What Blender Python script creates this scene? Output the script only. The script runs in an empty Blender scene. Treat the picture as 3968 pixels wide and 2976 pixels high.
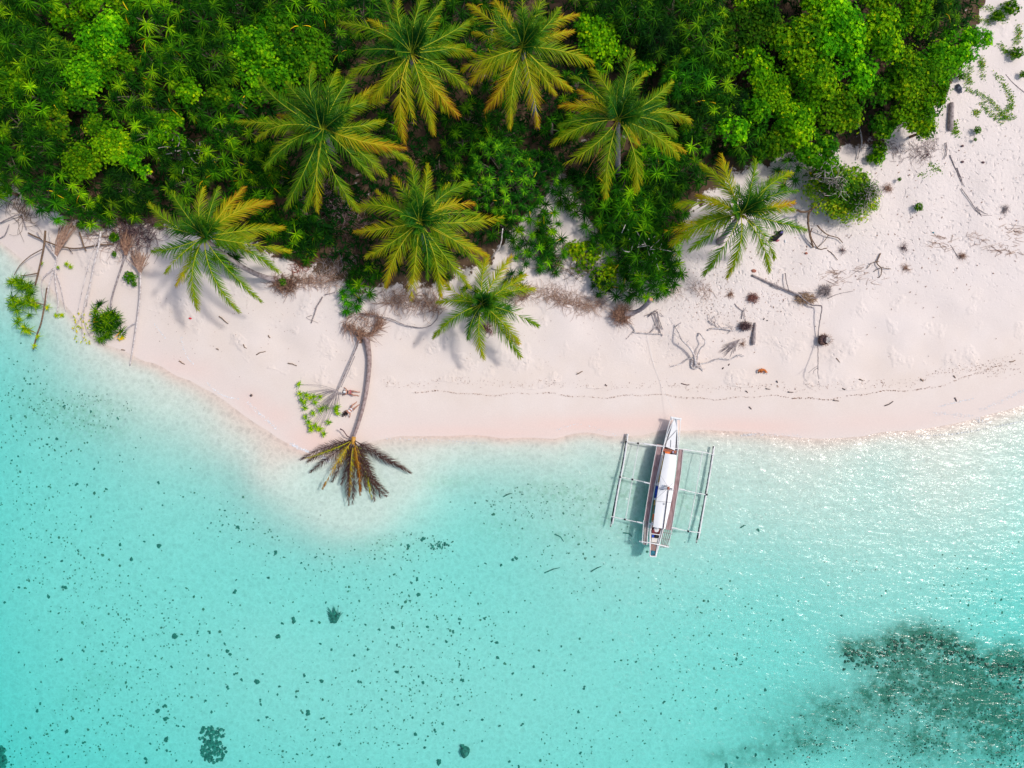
EXPO = -0.10
import bpy, math, random, numpy as np
from mathutils import Vector, Matrix
H = 60.0; K = 0.02; CX, CY = 1984.0, 1488.0
R = math.radians
sc = bpy.context.scene
COL = sc.collection
rnd = random.Random(7)
def W(px, py, z=0.0):
    f = (H - z) / H
    return Vector(((px - CX) * K * f, (CY - py) * K * f, z))
# ------------------------------------------------------------------ terrain heights (control points in metres of height)
SHORE = [(-300,760),(-100,850),(30,960),(150,1060),(250,1180),(330,1270),(420,1340),(560,1400),(690,1460),(780,1500),(880,1560),(960,1620),(1040,1670),(1120,1720),(1190,1755),(1290,1755),(1400,1725),(1550,1690),(1750,1690),(1950,1700),(2150,1700),(2350,1690),(2500,1685),(2650,1670),(2800,1670),(3000,1685),(3200,1700),(3350,1690),(3500,1670),(3650,1650),(3800,1615),(3968,1570),(4200,1490),(4500,1400)]
CP = [(x, y, 0.0) for x, y in SHORE] + [(x, y - 55, 0.10) for x, y in SHORE if x > 1350] + [(x + 45, y - 40, 0.08) for x, y in SHORE if 300 < x < 1200]
CP += [(20,1150,-.6),(60,1300,-1.2),(20,1450,-1.9),(250,1400,-.7),(450,1500,-.45),(600,1600,-.5),(700,1550,-.25),(850,1700,-.3),(1000,1850,-.32),(800,1790,-.9),(880,1860,-1.1),(700,1700,-.75),(420,1390,-.2),(560,1460,-.22),(300,1320,-.25),(1130,1960,-.55),(1230,2040,-.62),(1350,1950,-.5),(1350,2070,-.66),(1480,2030,-.64),(1600,1900,-.5),(1080,2070,-1.4),(1220,2130,-1.4),(1450,2140,-1.5),(1200,1850,-.42),(1450,1850,-.42),(700,1850,-1.5),(950,2000,-1.5),(1150,2150,-1.8),(1350,2180,-1.8),(1550,2120,-1.7),(1750,1950,-1.5),(2000,1830,-.8),(2000,2000,-1.6),(2300,1850,-.75),(2400,1950,-.85),(2300,1780,-.55),(2600,1800,-.7),(2700,1950,-.75),(2900,1800,-.4),(3100,2000,-.75),(3400,1800,-.5),(3300,2100,-.95),(3600,1900,-.45),(3900,1800,-.5),(3900,2100,-1.1),(3500,2300,-1.6),(3900,2400,-2.6),(3000,2300,-1.9),(300,1800,-2.1),(0,1900,-2.7),(600,2100,-2.2),(0,2300,-2.8),(0,2900,-3.5),(400,2900,-3.0),(600,2500,-2.5),(1000,2500,-2.2),(1500,2400,-2.1),(1000,2900,-2.5),(2000,2400,-2.2),(2000,2900,-2.3),(2600,2400,-2.1),(2600,2900,-2.5),(3100,2600,-2.5),(3600,2700,-2.3),(3968,2900,-2.9),(3300,2900,-2.6),(-400,1500,-3),(-400,2400,-4),(4400,2400,-3),(4400,1900,-1.6),(2000,3300,-3),(0,3300,-4.5),(3968,3300,-3.5),
 (-300,600,1.0),(0,800,.55),(150,930,.3),(300,1000,.4),(450,1180,.3),(600,1250,.3),(750,1360,.25),(950,1440,.28),(1150,1530,.3),(1280,1620,.2),(1500,1500,.38),(1900,1500,.38),(2400,1500,.38),(2900,1500,.38),(3300,1500,.4),(3700,1430,.42),(3968,1380,.42),(300,850,.8),(600,1050,.65),(900,1220,.55),(1300,1200,.85),(1700,1230,.8),(2300,1180,.9),(2700,1150,.9),(3200,1000,1.0),(3900,1000,1.0),(500,600,1.6),(1500,700,1.8),(2300,700,1.6),(3000,500,1.6),(3700,500,1.2),(3900,100,1.4),(200,200,2),(1500,100,2.2),(2500,100,2.2),(3300,100,1.8),(4400,400,1.3),(4400,1000,1.0),(1500,-300,2.6),(-400,100,2),(3000,-300,2.4)]
_c = np.array(CP, float); _P = _c[:, :2] / 1000.0; _Z = np.where(_c[:, 2] < 0, _c[:, 2] * .6, _c[:, 2])
def _phi(r2): return 0.5 * r2 * np.log(r2 + 1e-9)
_n = len(_P)
_A = np.zeros((_n + 3, _n + 3))
_A[:_n, :_n] = _phi(((_P[:, None] - _P[None]) ** 2).sum(-1)) + np.eye(_n) * 1e-4
_A[:_n, _n] = 1; _A[:_n, _n+1:] = _P; _A[_n, :_n] = 1; _A[_n+1:, :_n] = _P.T
_w = np.linalg.solve(_A, np.concatenate([_Z, np.zeros(3)]))
def rbf(px, py):
    q = np.stack([np.clip(px, -400, 4400), np.clip(py, -350, 3300)], -1) / 1000.0
    out = np.zeros(q.shape[0])
    for i in range(0, len(q), 20000):
        s = q[i:i+20000]
        out[i:i+20000] = _phi(((s[:, None] - _P[None]) ** 2).sum(-1)) @ _w[:_n] + _w[_n] + s @ _w[_n+1:]
    return out
GX = np.arange(-600, 4601, 10.0); GY = np.arange(-600, 3701, 10.0)
_gx, _gy = np.meshgrid(GX, GY)
GZ = rbf(_gx.ravel(), _gy.ravel()).reshape(_gx.shape)
def gz(x, y):      # ground height at world x, y
    px = x / K + CX; py = CY - y / K
    fx = min(max((px - GX[0]) / 10.0, 0), len(GX) - 1.001); fy = min(max((py - GY[0]) / 10.0, 0), len(GY) - 1.001)
    i, j = int(fx), int(fy); u, v = fx - i, fy - j
    return float((GZ[j, i] * (1-u) + GZ[j, i+1] * u) * (1-v) + (GZ[j+1, i] * (1-u) + GZ[j+1, i+1] * u) * v)
def G(px, py, dz=0.0):   # point on (or dz above) the ground
    z = 0.0
    for _ in range(3):
        p = W(px, py, z + dz); z = gz(p.x, p.y)
    p = W(px, py, z + dz); return p
# ------------------------------------------------------------------ mesh building
class MB:
    def __init__(s): s.v = []; s.f = []; s.t = []; s.tint = 0.5
    def add(s, p): s.v.append(tuple(p)); s.t.append(s.tint); return len(s.v) - 1
    def quad(s, a, b, c, d):
        i = len(s.v)
        for p in (a, b, c, d): s.add(p)
        s.f.append((i, i+1, i+2, i+3))
    def tube(s, pts, rad, n=6, cap=True):
        pts = [Vector(p) for p in pts]; m = len(pts)
        if not hasattr(rad, '__len__'): rad = [rad] * m
        rings = []; prev = None
        for i in range(m):
            d = (pts[min(i+1, m-1)] - pts[max(i-1, 0)])
            if d.length < 1e-7: d = Vector((0, 0, 1))
            d.normalize()
            if prev is None: u = d.orthogonal().normalized()
            else:
                u = prev - d * prev.dot(d)
                u = u.normalized() if u.length > 1e-5 else d.orthogonal().normalized()
            prev = u; w = d.cross(u); b = len(s.v)
            for k in range(n):
                a = 2 * math.pi * k / n
                s.add(pts[i] + (u * math.cos(a) + w * math.sin(a)) * rad[i])
            rings.append(b)
        for i in range(m - 1):
            for k in range(n):
                s.f.append((rings[i] + k, rings[i] + (k+1) % n, rings[i+1] + (k+1) % n, rings[i+1] + k))
        if cap:
            s.f.append(tuple(rings[0] + k for k in reversed(range(n)))); s.f.append(tuple(rings[-1] + k for k in range(n)))
    def prism(s, poly, z0, z1):      # poly: list of Vector (x,y,...) ccw; z0,z1 offsets along z
        n = len(poly); b = len(s.v)
        for p in poly: s.add((p[0], p[1], p[2] + z0))
        for p in poly: s.add((p[0], p[1], p[2] + z1))
        a2 = sum(poly[i][0] * poly[(i+1) % n][1] - poly[(i+1) % n][0] * poly[i][1] for i in range(n))
        r = range(n)
        if a2 > 0:
            s.f.append(tuple(b + i for i in reversed(r))); s.f.append(tuple(b + n + i for i in r))
            for i in r: s.f.append((b+i, b+(i+1) % n, b+n+(i+1) % n, b+n+i))
        else:
            s.f.append(tuple(b + i for i in r)); s.f.append(tuple(b + n + i for i in reversed(r)))
            for i in r: s.f.append((b+(i+1) % n, b+i, b+n+i, b+n+(i+1) % n))
    def box(s, c, sx, sy, sz, rot=0.0):
        ca, sa = math.cos(rot), math.sin(rot)
        s.prism([Vector((c[0] + x*ca - y*sa, c[1] + x*sa + y*ca, c[2])) for x, y in ((-sx/2, -sy/2), (sx/2, -sy/2), (sx/2, sy/2), (-sx/2, sy/2))], -sz/2, sz/2)
    def blob(s, c, rx, ry, rz, seed=0, amp=0.25, nu=12, nv=7, rot=0.0):
        rr = random.Random(seed); ph = [(rr.uniform(0, 6.3), rr.uniform(0, 6.3), rr.choice((2, 3, 4, 5)), rr.choice((1, 2, 3))) for _ in range(5)]
        b = len(s.v); ca, sa = math.cos(rot), math.sin(rot)
        def pt(th, ph_):
            k = 1 + amp * sum(math.sin(a + m * th) * math.cos(c2 + q * ph_) for a, c2, m, q in ph) / 2.2
            x, y, z = math.sin(ph_) * math.cos(th) * rx * k, math.sin(ph_) * math.sin(th) * ry * k, math.cos(ph_) * rz * k
            return (c[0] + x*ca - y*sa, c[1] + x*sa + y*ca, c[2] + z)
        s.add(pt(0, 0.0))
        for j in range(1, nv):
            for i in range(nu): s.add(pt(2*math.pi*i/nu, math.pi*j/nv))
        e = s.add(pt(0, math.pi))
        for i in range(nu): s.f.append((b, b+1+i, b+1+(i+1) % nu))
        for j in range(nv-2):
            for i in range(nu):
                a = b+1+j*nu; s.f.append((a+i, a+nu+i, a+nu+(i+1) % nu, a+(i+1) % nu))
        a = b+1+(nv-2)*nu
        for i in range(nu): s.f.append((a+i, e, a+(i+1) % nu))
    def mesh(s, name, m, smooth=False, org=None):
        me = bpy.data.meshes.new(name)
        v = s.v if org is None else [(a-org[0], b-org[1], c-org[2]) for a, b, c in s.v]
        me.from_pydata(v, [], s.f)
        at = me.attributes.new('tint', 'FLOAT', 'POINT'); at.data.foreach_set('value', s.t)
        if smooth: me.polygons.foreach_set('use_smooth', [True] * len(me.polygons))
        me.materials.append(m); me.update(); return me
def link(name, data, parent=None):
    o = bpy.data.objects.new(name, data); COL.objects.link(o)
    if parent is not None: o.parent = parent
    return o
def part(name, mb, m, parent=None, smooth=False):     # parts are given in world coordinates
    o = link(name, mb.mesh(name, m, smooth, None if parent is None else world_of(parent)), parent); return o
def world_of(o):
    p = Vector(o.location)
    while o.parent is not None: o = o.parent; p = p + Vector(o.location)
    return p
def solo(name, mb, m, loc, smooth=False):              # a thing made of one mesh, origin at its base
    o = link(name, mb.mesh(name, m, smooth, loc)); o.location = loc; return o
def thing(name, loc):
    o = link(name, None); o.location = loc; o.empty_display_size = 0.3; return o
def tag(o, label=None, cat=None, group=None, kind=None):
    if label: o['label'] = label
    if cat: o['category'] = cat
    if group: o['group'] = group
    if kind: o['kind'] = kind
    return o
def bez(a, b, c, n):
    return [a * (1-t)**2 + b * 2*t*(1-t) + c * t*t for t in [i/(n-1) for i in range(n)]]
def spline(pts, n=6):      # catmull-rom
    pts = [Vector(p) for p in pts]
    if len(pts) < 3: return [pts[0].lerp(pts[-1], i / n) for i in range(n + 1)]
    P = [pts[0]*2 - pts[1]] + pts + [pts[-1]*2 - pts[-2]]; out = []
    for i in range(1, len(P) - 2):
        for k in range(n):
            t = k / n; a, b, c, d = P[i-1], P[i], P[i+1], P[i+2]
            out.append(0.5 * ((2*b) + (c-a)*t + (2*a-5*b+4*c-d)*t*t + (3*b-a-3*c+d)*t*t*t))
    out.append(pts[-1]); return out
def taper(r0, r1, n): return [r0 + (r1 - r0) * i / (n - 1) for i in range(n)]
# ------------------------------------------------------------------ materials
def newmat(name):
    m = bpy.data.materials.new(name); m.use_nodes = True; nt = m.node_tree; nt.nodes.clear()
    o = nt.nodes.new('ShaderNodeOutputMaterial'); return m, nt, o
def nd(nt, t, **kw):
    n = nt.nodes.new(t)
    for k, v in kw.items():
        if k.startswith('i_'): 
            key = k[2:]; key = int(key) if key.isdigit() else key.replace('_', ' ')
            n.inputs[key].default_value = v
        else: setattr(n, k, v)
    return n
def ramp(nt, stops, fac=None, interp='LINEAR'):
    r = nt.nodes.new('ShaderNodeValToRGB'); r.color_ramp.interpolation = interp
    e = r.color_ramp.elements
    while len(e) < len(stops): e.new(0.5)
    for x, (p, c) in zip(e, stops):
        x.position = p; x.color = (c, c, c, 1) if not hasattr(c, '__len__') else (*c, 1)
    if fac is not None: nt.links.new(fac, r.inputs[0])
    return r
def math_n(nt, op, a, b=None, clamp=False):
    n = nt.nodes.new('ShaderNodeMath'); n.operation = op; n.use_clamp = clamp
    for i, v in enumerate((a, b)):
        if v is None: continue
        if isinstance(v, (int, float)): n.inputs[i].default_value = v
        else: nt.links.new(v, n.inputs[i])
    return n.outputs[0]
def mixc(nt, fac, a, b, mode='MIX'):
    n = nt.nodes.new('ShaderNodeMix'); n.data_type = 'RGBA'; n.blend_type = mode
    for s, v in ((n.inputs[0], fac), (n.inputs[6], a), (n.inputs[7], b)):
        if isinstance(v, (int, float)): s.default_value = v
        elif hasattr(v, '__len__'): s.default_value = (*v, 1)
        else: nt.links.new(v, s)
    return n.outputs[2]
def noise(nt, scale, detail=4, rough=.55, vec=None, dist=0.0):
    n = nd(nt, 'ShaderNodeTexNoise', i_Scale=scale, i_Detail=detail, i_Roughness=rough, i_Distortion=dist)
    if vec is not None: nt.links.new(vec, n.inputs['Vector'])
    return n.outputs[0]
def mat(name, col, col2=None, scale=8.0, rough=0.7, bump=0.0, bscale=None, stretch=None, metal=0.0, spec=0.3, edge=None):
    m, nt, o = newmat(name); p = nd(nt, 'ShaderNodeBsdfPrincipled', i_Roughness=rough, i_Metallic=metal)
    p.inputs['Specular IOR Level'].default_value = spec
    tc = nd(nt, 'ShaderNodeTexCoord'); v = tc.outputs['Object']
    if stretch:
        mp = nd(nt, 'ShaderNodeMapping'); mp.inputs['Scale'].default_value = stretch; nt.links.new(v, mp.inputs[0]); v = mp.outputs[0]
    n = noise(nt, scale, 5, .6, v); col2 = col2 or tuple(c * .65 for c in col)
    e = edge or (.38, .62)
    r = ramp(nt, [(e[0], col2), (e[1], col)], n); nt.links.new(r.outputs[0], p.inputs['Base Color'])
    if bump:
        b = nd(nt, 'ShaderNodeBump', i_Strength=bump, i_Distance=.03); nt.links.new(noise(nt, bscale or scale * 3, 4, .6, v), b.inputs['Height']); nt.links.new(b.outputs[0], p.inputs['Normal'])
    nt.links.new(p.outputs[0], o.inputs[0]); return m
def leafmat(name, stops, trans=.3, rough=.5, spec=.3):
    m, nt, o = newmat(name)
    a = nd(nt, 'ShaderNodeAttribute', attribute_name='tint'); oi = nd(nt, 'ShaderNodeObjectInfo')
    r = ramp(nt, stops, a.outputs['Fac']); c = mixc(nt, 1.0, r.outputs[0], oi.outputs['Color'], 'MULTIPLY')
    p = nd(nt, 'ShaderNodeBsdfPrincipled', i_Roughness=rough); p.inputs['Specular IOR Level'].default_value = spec
    nt.links.new(c, p.inputs['Base Color'])
    t = nd(nt, 'ShaderNodeBsdfTranslucent'); nt.links.new(mixc(nt, 1.0, c, (1.15, 1.1, .5), 'MULTIPLY'), t.inputs[0])
    mx = nd(nt, 'ShaderNodeMixShader', i_0=trans); nt.links.new(p.outputs[0], mx.inputs[1]); nt.links.new(t.outputs[0], mx.inputs[2])
    nt.links.new(mx.outputs[0], o.inputs[0]); return m
# ------------------------------------------------------------------ camera, light
cam = bpy.data.cameras.new('camera'); cam.sensor_width = 36; cam.lens = 36 * H / (3968 * K); cam.clip_end = 6000; cam.clip_start = 1
co = bpy.data.objects.new('camera', cam); COL.objects.link(co); co.location = (0, 0, H); sc.camera = co
SUNV = Vector((0.65, 0.2, 1.0)).normalized()      # towards the sun
el = math.asin(SUNV.z); az = math.atan2(SUNV.x, SUNV.y)
sun = bpy.data.lights.new('sun', 'SUN'); sun.energy = 2.3; sun.angle = R(4.5); sun.color = (1, .96, .9)
so = bpy.data.objects.new('sun', sun); COL.objects.link(so); so.rotation_euler = SUNV.to_track_quat('Z', 'Y').to_euler()
w = bpy.data.worlds.new('World'); sc.world = w; w.use_nodes = True; nt = w.node_tree
sky = nd(nt, 'ShaderNodeTexSky', sky_type='NISHITA', sun_disc=False, sun_elevation=el, sun_rotation=az, dust_density=3.0, air_density=1.0, ozone_density=0.6)
bg = nt.nodes['Background']; bg.inputs[1].default_value = 0.15; nt.links.new(sky.outputs[0], bg.inputs[0])
sc.view_settings.view_transform = 'Standard'; sc.view_settings.look = 'None'; sc.view_settings.exposure = EXPO; sc.view_settings.gamma = 1
sc.cycles.max_bounces = 8; sc.cycles.transparent_max_bounces = 24; sc.cycles.diffuse_bounces = 3; sc.cycles.transmission_bounces = 4; sc.cycles.volume_bounces = 0
sc.cycles.use_denoising = True; sc.cycles.sample_clamp_indirect = 4
# ------------------------------------------------------------------ ground sheet
def axis(lo, hi, step, far):
    a = list(np.arange(lo, hi + 1, step)); L = []; d = 60.0; p = hi
    while p < far: p += d; d *= 1.5; L.append(p)
    q = lo; d = 60.0; Lm = []
    while q > -far: q -= d; d *= 1.5; Lm.append(q)
    return np.array(Lm[::-1] + a + L)
ax = axis(-300, 4280, 10, 90000); ay = axis(-300, 3280, 10, 90000)
mx_, my_ = np.meshgrid(ax, ay); fx, fy = mx_.ravel(), my_.ravel()
zz = rbf(fx, fy)
# soft hummocks and scour ripples of the sand itself
rr = random.Random(3); hum = np.zeros_like(zz)
for _ in range(26):
    a = rr.uniform(0, 6.28); wl = rr.uniform(60, 260); hum += np.sin((fx * math.cos(a) + fy * math.sin(a)) / wl * 6.28 + rr.uniform(0, 6.28)) * wl / 260 * .012
zz = zz + hum * np.clip((zz - .25) * 3, 0, 1)
XX = (fx - CX) * K; YY = (CY - fy) * K
nx, ny = len(ax), len(ay)
idx = np.arange(nx * ny).reshape(ny, nx)
q = np.stack([idx[1:, :-1], idx[1:, 1:], idx[:-1, 1:], idx[:-1, :-1]], -1).reshape(-1, 4)
me = bpy.data.meshes.new('beach_ground'); me.vertices.add(nx*ny); me.vertices.foreach_set('co', np.stack([XX, YY, zz], -1).ravel().astype(np.float32))
me.loops.add(q.size); me.loops.foreach_set('vertex_index', q.ravel().astype(np.int32)); me.polygons.add(len(q)); me.polygons.foreach_set('loop_start', (np.arange(len(q)) * 4).astype(np.int32))
me.update(calc_edges=True); me.validate()
me.polygons.foreach_set('use_smooth', np.ones(len(q), bool))
def blobs(L):
    o = np.zeros_like(fx)
    for x, y, rx, ry, a in L: o = np.maximum(o, a * np.exp(-(((fx-x)/rx)**2 + ((fy-y)/ry)**2)))
    return o
def attr(name, v):
    at = me.attributes.new(name, 'FLOAT', 'POINT'); at.data.foreach_set('value', v.astype(np.float32))
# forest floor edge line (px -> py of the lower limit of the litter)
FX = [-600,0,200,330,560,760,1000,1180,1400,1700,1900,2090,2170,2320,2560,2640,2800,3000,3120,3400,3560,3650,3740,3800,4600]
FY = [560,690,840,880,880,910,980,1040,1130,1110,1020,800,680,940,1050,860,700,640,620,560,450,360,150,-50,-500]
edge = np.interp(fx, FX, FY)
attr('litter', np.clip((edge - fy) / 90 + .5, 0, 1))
REEF = [(3900,2900,260,150,1.0),(2900,2970,160,50,.6),(3050,2850,140,60,.45),(3330,2540,70,50,1.2),(3400,2540,60,50,1.2),(3480,2510,70,50,1.2),(3590,2480,90,50,1.6),(3690,2510,80,50,1.6),(3790,2555,90,50,1.5),(3390,2570,110,60,1.0),(3560,2540,170,70,1.2),(3560,2600,160,80,1.2),(3750,2640,190,110,1.4),(3850,2740,200,110,1.2),(3520,2660,150,100,1.2),(3930,2610,150,70,1.6),(3480,2720,150,90,1.2),(3700,2760,220,110,1.2),(3960,2800,180,150,1.3),(3300,2800,240,110,.75),(3650,2900,300,110,.85),(3150,2900,180,70,.7),(3000,2950,120,60,.6),(3968,2560,60,50,1.2)]
attr('reef', np.minimum(blobs(REEF), 1.45))
attr('weed', blobs([(260,1600,210,70,.9),(330,1660,150,50,.8),(120,1560,130,70,.6),(2250,1920,260,60,.75),(2100,1900,120,40,.7),(2330,2010,200,60,.6),(2200,2080,160,50,.5),(2450,1900,160,90,.8),(2650,1950,130,80,.6),(2500,2050,150,70,.6),(1950,2060,160,50,.45),(1480,2130,150,40,.5),(350,2670,90,50,.5),(240,2730,60,40,.45),(1750,1870,120,25,.45)]))
attr('rough', np.clip(blobs([(3700,700,420,330,1),(3200,900,330,170,1),(2850,1050,260,110,1),(2700,1200,220,90,.9),(3300,1020,330,110,.8),(3000,1180,160,110,.7),(2600,1280,200,130,.6),(3600,950,400,130,.9)]), 0, 1))
attr('pink', blobs([(2300,1640,420,45,.9),(1900,1680,420,40,.7),(1230,1700,120,80,.9),(1080,1600,90,60,.6),(700,1420,200,50,.4),(2900,1655,260,45,.8),(1000,1560,80,60,.6),(3300,1630,400,50,.35)]))
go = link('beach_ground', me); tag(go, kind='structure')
m, nt, o = newmat('sand'); L = nt.links.new
ge = nd(nt, 'ShaderNodeNewGeometry'); pos = ge.outputs['Position']; sx = nd(nt, 'ShaderNodeSeparateXYZ'); L(pos, sx.inputs[0]); z = sx.outputs[2]
def A(n): return nd(nt, 'ShaderNodeAttribute', attribute_name=n).outputs['Fac']
n1 = noise(nt, .35, 6, .6, pos); n2 = noise(nt, 3.0, 6, .7, pos); n3 = noise(nt, 14, 4, .7, pos)
dry = mixc(nt, ramp(nt, [(.3, 0.), (.7, 1.)], n1).outputs[0], (.75, .64, .565), (.79, .69, .63))
hi = math_n(nt, 'MULTIPLY', math_n(nt, 'SUBTRACT', z, .45), 2.2, True)
dry = mixc(nt, math_n(nt, 'MULTIPLY', hi, .6), dry, (.77, .695, .665))
wet = mixc(nt, A('pink'), (.76, .65, .59), (.81, .60, .525))
zn = math_n(nt, 'ADD', z, math_n(nt, 'MULTIPLY', math_n(nt, 'SUBTRACT', n1, .5), .12))
fw = nd(nt, 'ShaderNodeMapRange', clamp=True); fw.interpolation_type = 'SMOOTHSTEP'; L(zn, fw.inputs[0]); fw.inputs[1].default_value = .30; fw.inputs[2].default_value = .05
c = mixc(nt, fw.outputs[0], dry, wet)
# seabed sand: a little yellower than the dry beach
fs = nd(nt, 'ShaderNodeMapRange', clamp=True); fs.interpolation_type = 'SMOOTHSTEP'; L(z, fs.inputs[0]); fs.inputs[1].default_value = .04; fs.inputs[2].default_value = -.14
c = mixc(nt, fs.outputs[0], c, mixc(nt, ramp(nt, [(.35, 0.), (.65, 1.)], n2).outputs[0], (.72, .72, .66), (.82, .81, .76)))
# fine grain speckle
c = mixc(nt, .5, c, mixc(nt, 1.0, c, ramp(nt, [(.3, .86), (.65, 1.06)], n3).outputs[0], 'MULTIPLY'))
# scattered dark crumbs of wood and leaf
vo = nd(nt, 'ShaderNodeTexVoronoi', i_Scale=3.2); L(pos, vo.inputs['Vector'])
cr = math_n(nt, 'MULTIPLY', math_n(nt, 'LESS_THAN', vo.outputs['Distance'], .045), math_n(nt, 'GREATER_THAN', noise(nt, .8, 3, .5, pos), .56))
cr = math_n(nt, 'MULTIPLY', cr, math_n(nt, 'GREATER_THAN', z, .42))
c = mixc(nt, math_n(nt, 'MULTIPLY', cr, .75), c, (.12, .08, .06))
# green-grey weedy bottom
wd = math_n(nt, 'MULTIPLY', A('weed'), ramp(nt, [(.42, 0.), (.62, 1.)], noise(nt, 2.6, 6, .7, pos)).outputs[0])
c = mixc(nt, math_n(nt, 'MULTIPLY', wd, .6), c, (.30, .44, .28))
rf = math_n(nt, 'MULTIPLY', A('reef'), math_n(nt, 'ADD', .42, math_n(nt, 'MULTIPLY', ramp(nt, [(.38, 0.), (.58, 1.)], noise(nt, 1.3, 8, .78, pos)).outputs[0], 1.0)))
rf = math_n(nt, 'MULTIPLY', rf, ramp(nt, [(.35, .6), (.6, 1.0)], noise(nt, .30, 4, .65, pos)).outputs[0], True)
c = mixc(nt, rf, c, mixc(nt, noise(nt, 2.2, 6, .7, pos), (.04, .11, .08), (.22, .34, .25)))
# forest floor
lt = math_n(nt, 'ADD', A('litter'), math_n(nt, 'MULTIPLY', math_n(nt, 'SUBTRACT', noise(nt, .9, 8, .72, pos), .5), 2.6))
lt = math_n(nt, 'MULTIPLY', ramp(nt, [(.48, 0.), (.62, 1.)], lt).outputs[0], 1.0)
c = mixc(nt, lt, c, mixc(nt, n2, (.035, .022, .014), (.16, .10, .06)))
p = nd(nt, 'ShaderNodeBsdfPrincipled', i_Roughness=.85); p.inputs['Specular IOR Level'].default_value = .15; L(c, p.inputs['Base Color'])
# relief: trampled upper beach, faint foot marks lower down
v2 = nd(nt, 'ShaderNodeTexVoronoi', i_Scale=2.3, feature='SMOOTH_F1'); v2.inputs['Smoothness'].default_value = .4
wv = nd(nt, 'ShaderNodeVectorMath', operation='ADD'); nn = nd(nt, 'ShaderNodeTexNoise', i_Scale=1.4, i_Detail=3); L(pos, nn.inputs['Vector']); L(pos, wv.inputs[0]); L(nn.outputs['Color'], wv.inputs[1]); L(wv.outputs[0], v2.inputs['Vector'])
foot = ramp(nt, [(.08, 0.), (.34, 1.)], v2.outputs['Distance']).outputs[0]
msk = math_n(nt, 'MAXIMUM', A('rough'), math_n(nt, 'MULTIPLY', math_n(nt, 'MULTIPLY', ramp(nt, [(.55, 0.), (.68, 1.)], noise(nt, .5, 3, .5, pos)).outputs[0], .5), math_n(nt, 'GREATER_THAN', z, .38)))
hgt = math_n(nt, 'ADD', math_n(nt, 'MULTIPLY', math_n(nt, 'ADD', foot, noise(nt, 4, 4, .6, pos)), msk), math_n(nt, 'MULTIPLY', n3, .06))
b = nd(nt, 'ShaderNodeBump', i_Strength=.75, i_Distance=.102); L(hgt, b.inputs['Height']); L(b.outputs[0], p.inputs['Normal'])
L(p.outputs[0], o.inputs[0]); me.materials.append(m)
# ------------------------------------------------------------------ water body
mb = MB(); S = 1900.0
n = 24
mb.prism([Vector((-S, -S, 0)), Vector((S, -S, 0)), Vector((S, S, 0)), Vector((-S, S, 0))], -30, 0)
m, nt, o = newmat('sea_water'); L = nt.links.new
ge = nd(nt, 'ShaderNodeNewGeometry'); pos = ge.outputs['Position']
mp = nd(nt, 'ShaderNodeMapping'); mp.inputs['Scale'].default_value = (1, 1.9, 1); mp.inputs['Rotation'].default_value = (0, 0, R(14)); L(pos, mp.inputs[0])
h1 = noise(nt, 1.6, 3, .55, mp.outputs[0], .3); h2 = noise(nt, .42, 2, .5, mp.outputs[0]); h3 = noise(nt, 5.5, 2, .5, mp.outputs[0])
hh = math_n(nt, 'ADD', h1, math_n(nt, 'MULTIPLY', h2, 2.0))
b = nd(nt, 'ShaderNodeBump', i_Strength=1.0, i_Distance=.102); L(hh, b.inputs['Height'])
gl = nd(nt, 'ShaderNodeBsdfGlossy', i_Roughness=.14); L(b.outputs[0], gl.inputs['Normal'])
# caustic net of light painted into the surface's transparent colour
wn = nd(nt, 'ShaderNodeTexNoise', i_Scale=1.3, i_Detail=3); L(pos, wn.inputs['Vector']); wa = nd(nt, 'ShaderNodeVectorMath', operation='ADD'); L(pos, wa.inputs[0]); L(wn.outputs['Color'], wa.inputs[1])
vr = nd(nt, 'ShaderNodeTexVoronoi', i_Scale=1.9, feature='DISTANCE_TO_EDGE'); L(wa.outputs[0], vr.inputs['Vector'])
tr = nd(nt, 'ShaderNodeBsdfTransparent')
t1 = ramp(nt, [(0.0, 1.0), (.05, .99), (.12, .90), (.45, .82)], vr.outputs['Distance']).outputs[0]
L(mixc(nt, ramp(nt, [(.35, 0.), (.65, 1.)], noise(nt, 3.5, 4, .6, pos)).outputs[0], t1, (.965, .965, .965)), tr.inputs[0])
fr = nd(nt, 'ShaderNodeFresnel', i_IOR=1.33)
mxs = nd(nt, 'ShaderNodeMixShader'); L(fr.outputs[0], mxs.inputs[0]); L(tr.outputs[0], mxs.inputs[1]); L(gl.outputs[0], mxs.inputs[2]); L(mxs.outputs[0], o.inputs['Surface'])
va = nd(nt, 'ShaderNodeVolumeAbsorption', i_Density=.385); va.inputs[0].default_value = (.08, .955, .955, 1); L(va.outputs[0], o.inputs['Volume'])
wo = link('sea_water', mb.mesh('sea_water', m)); tag(wo, kind='structure')
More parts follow.
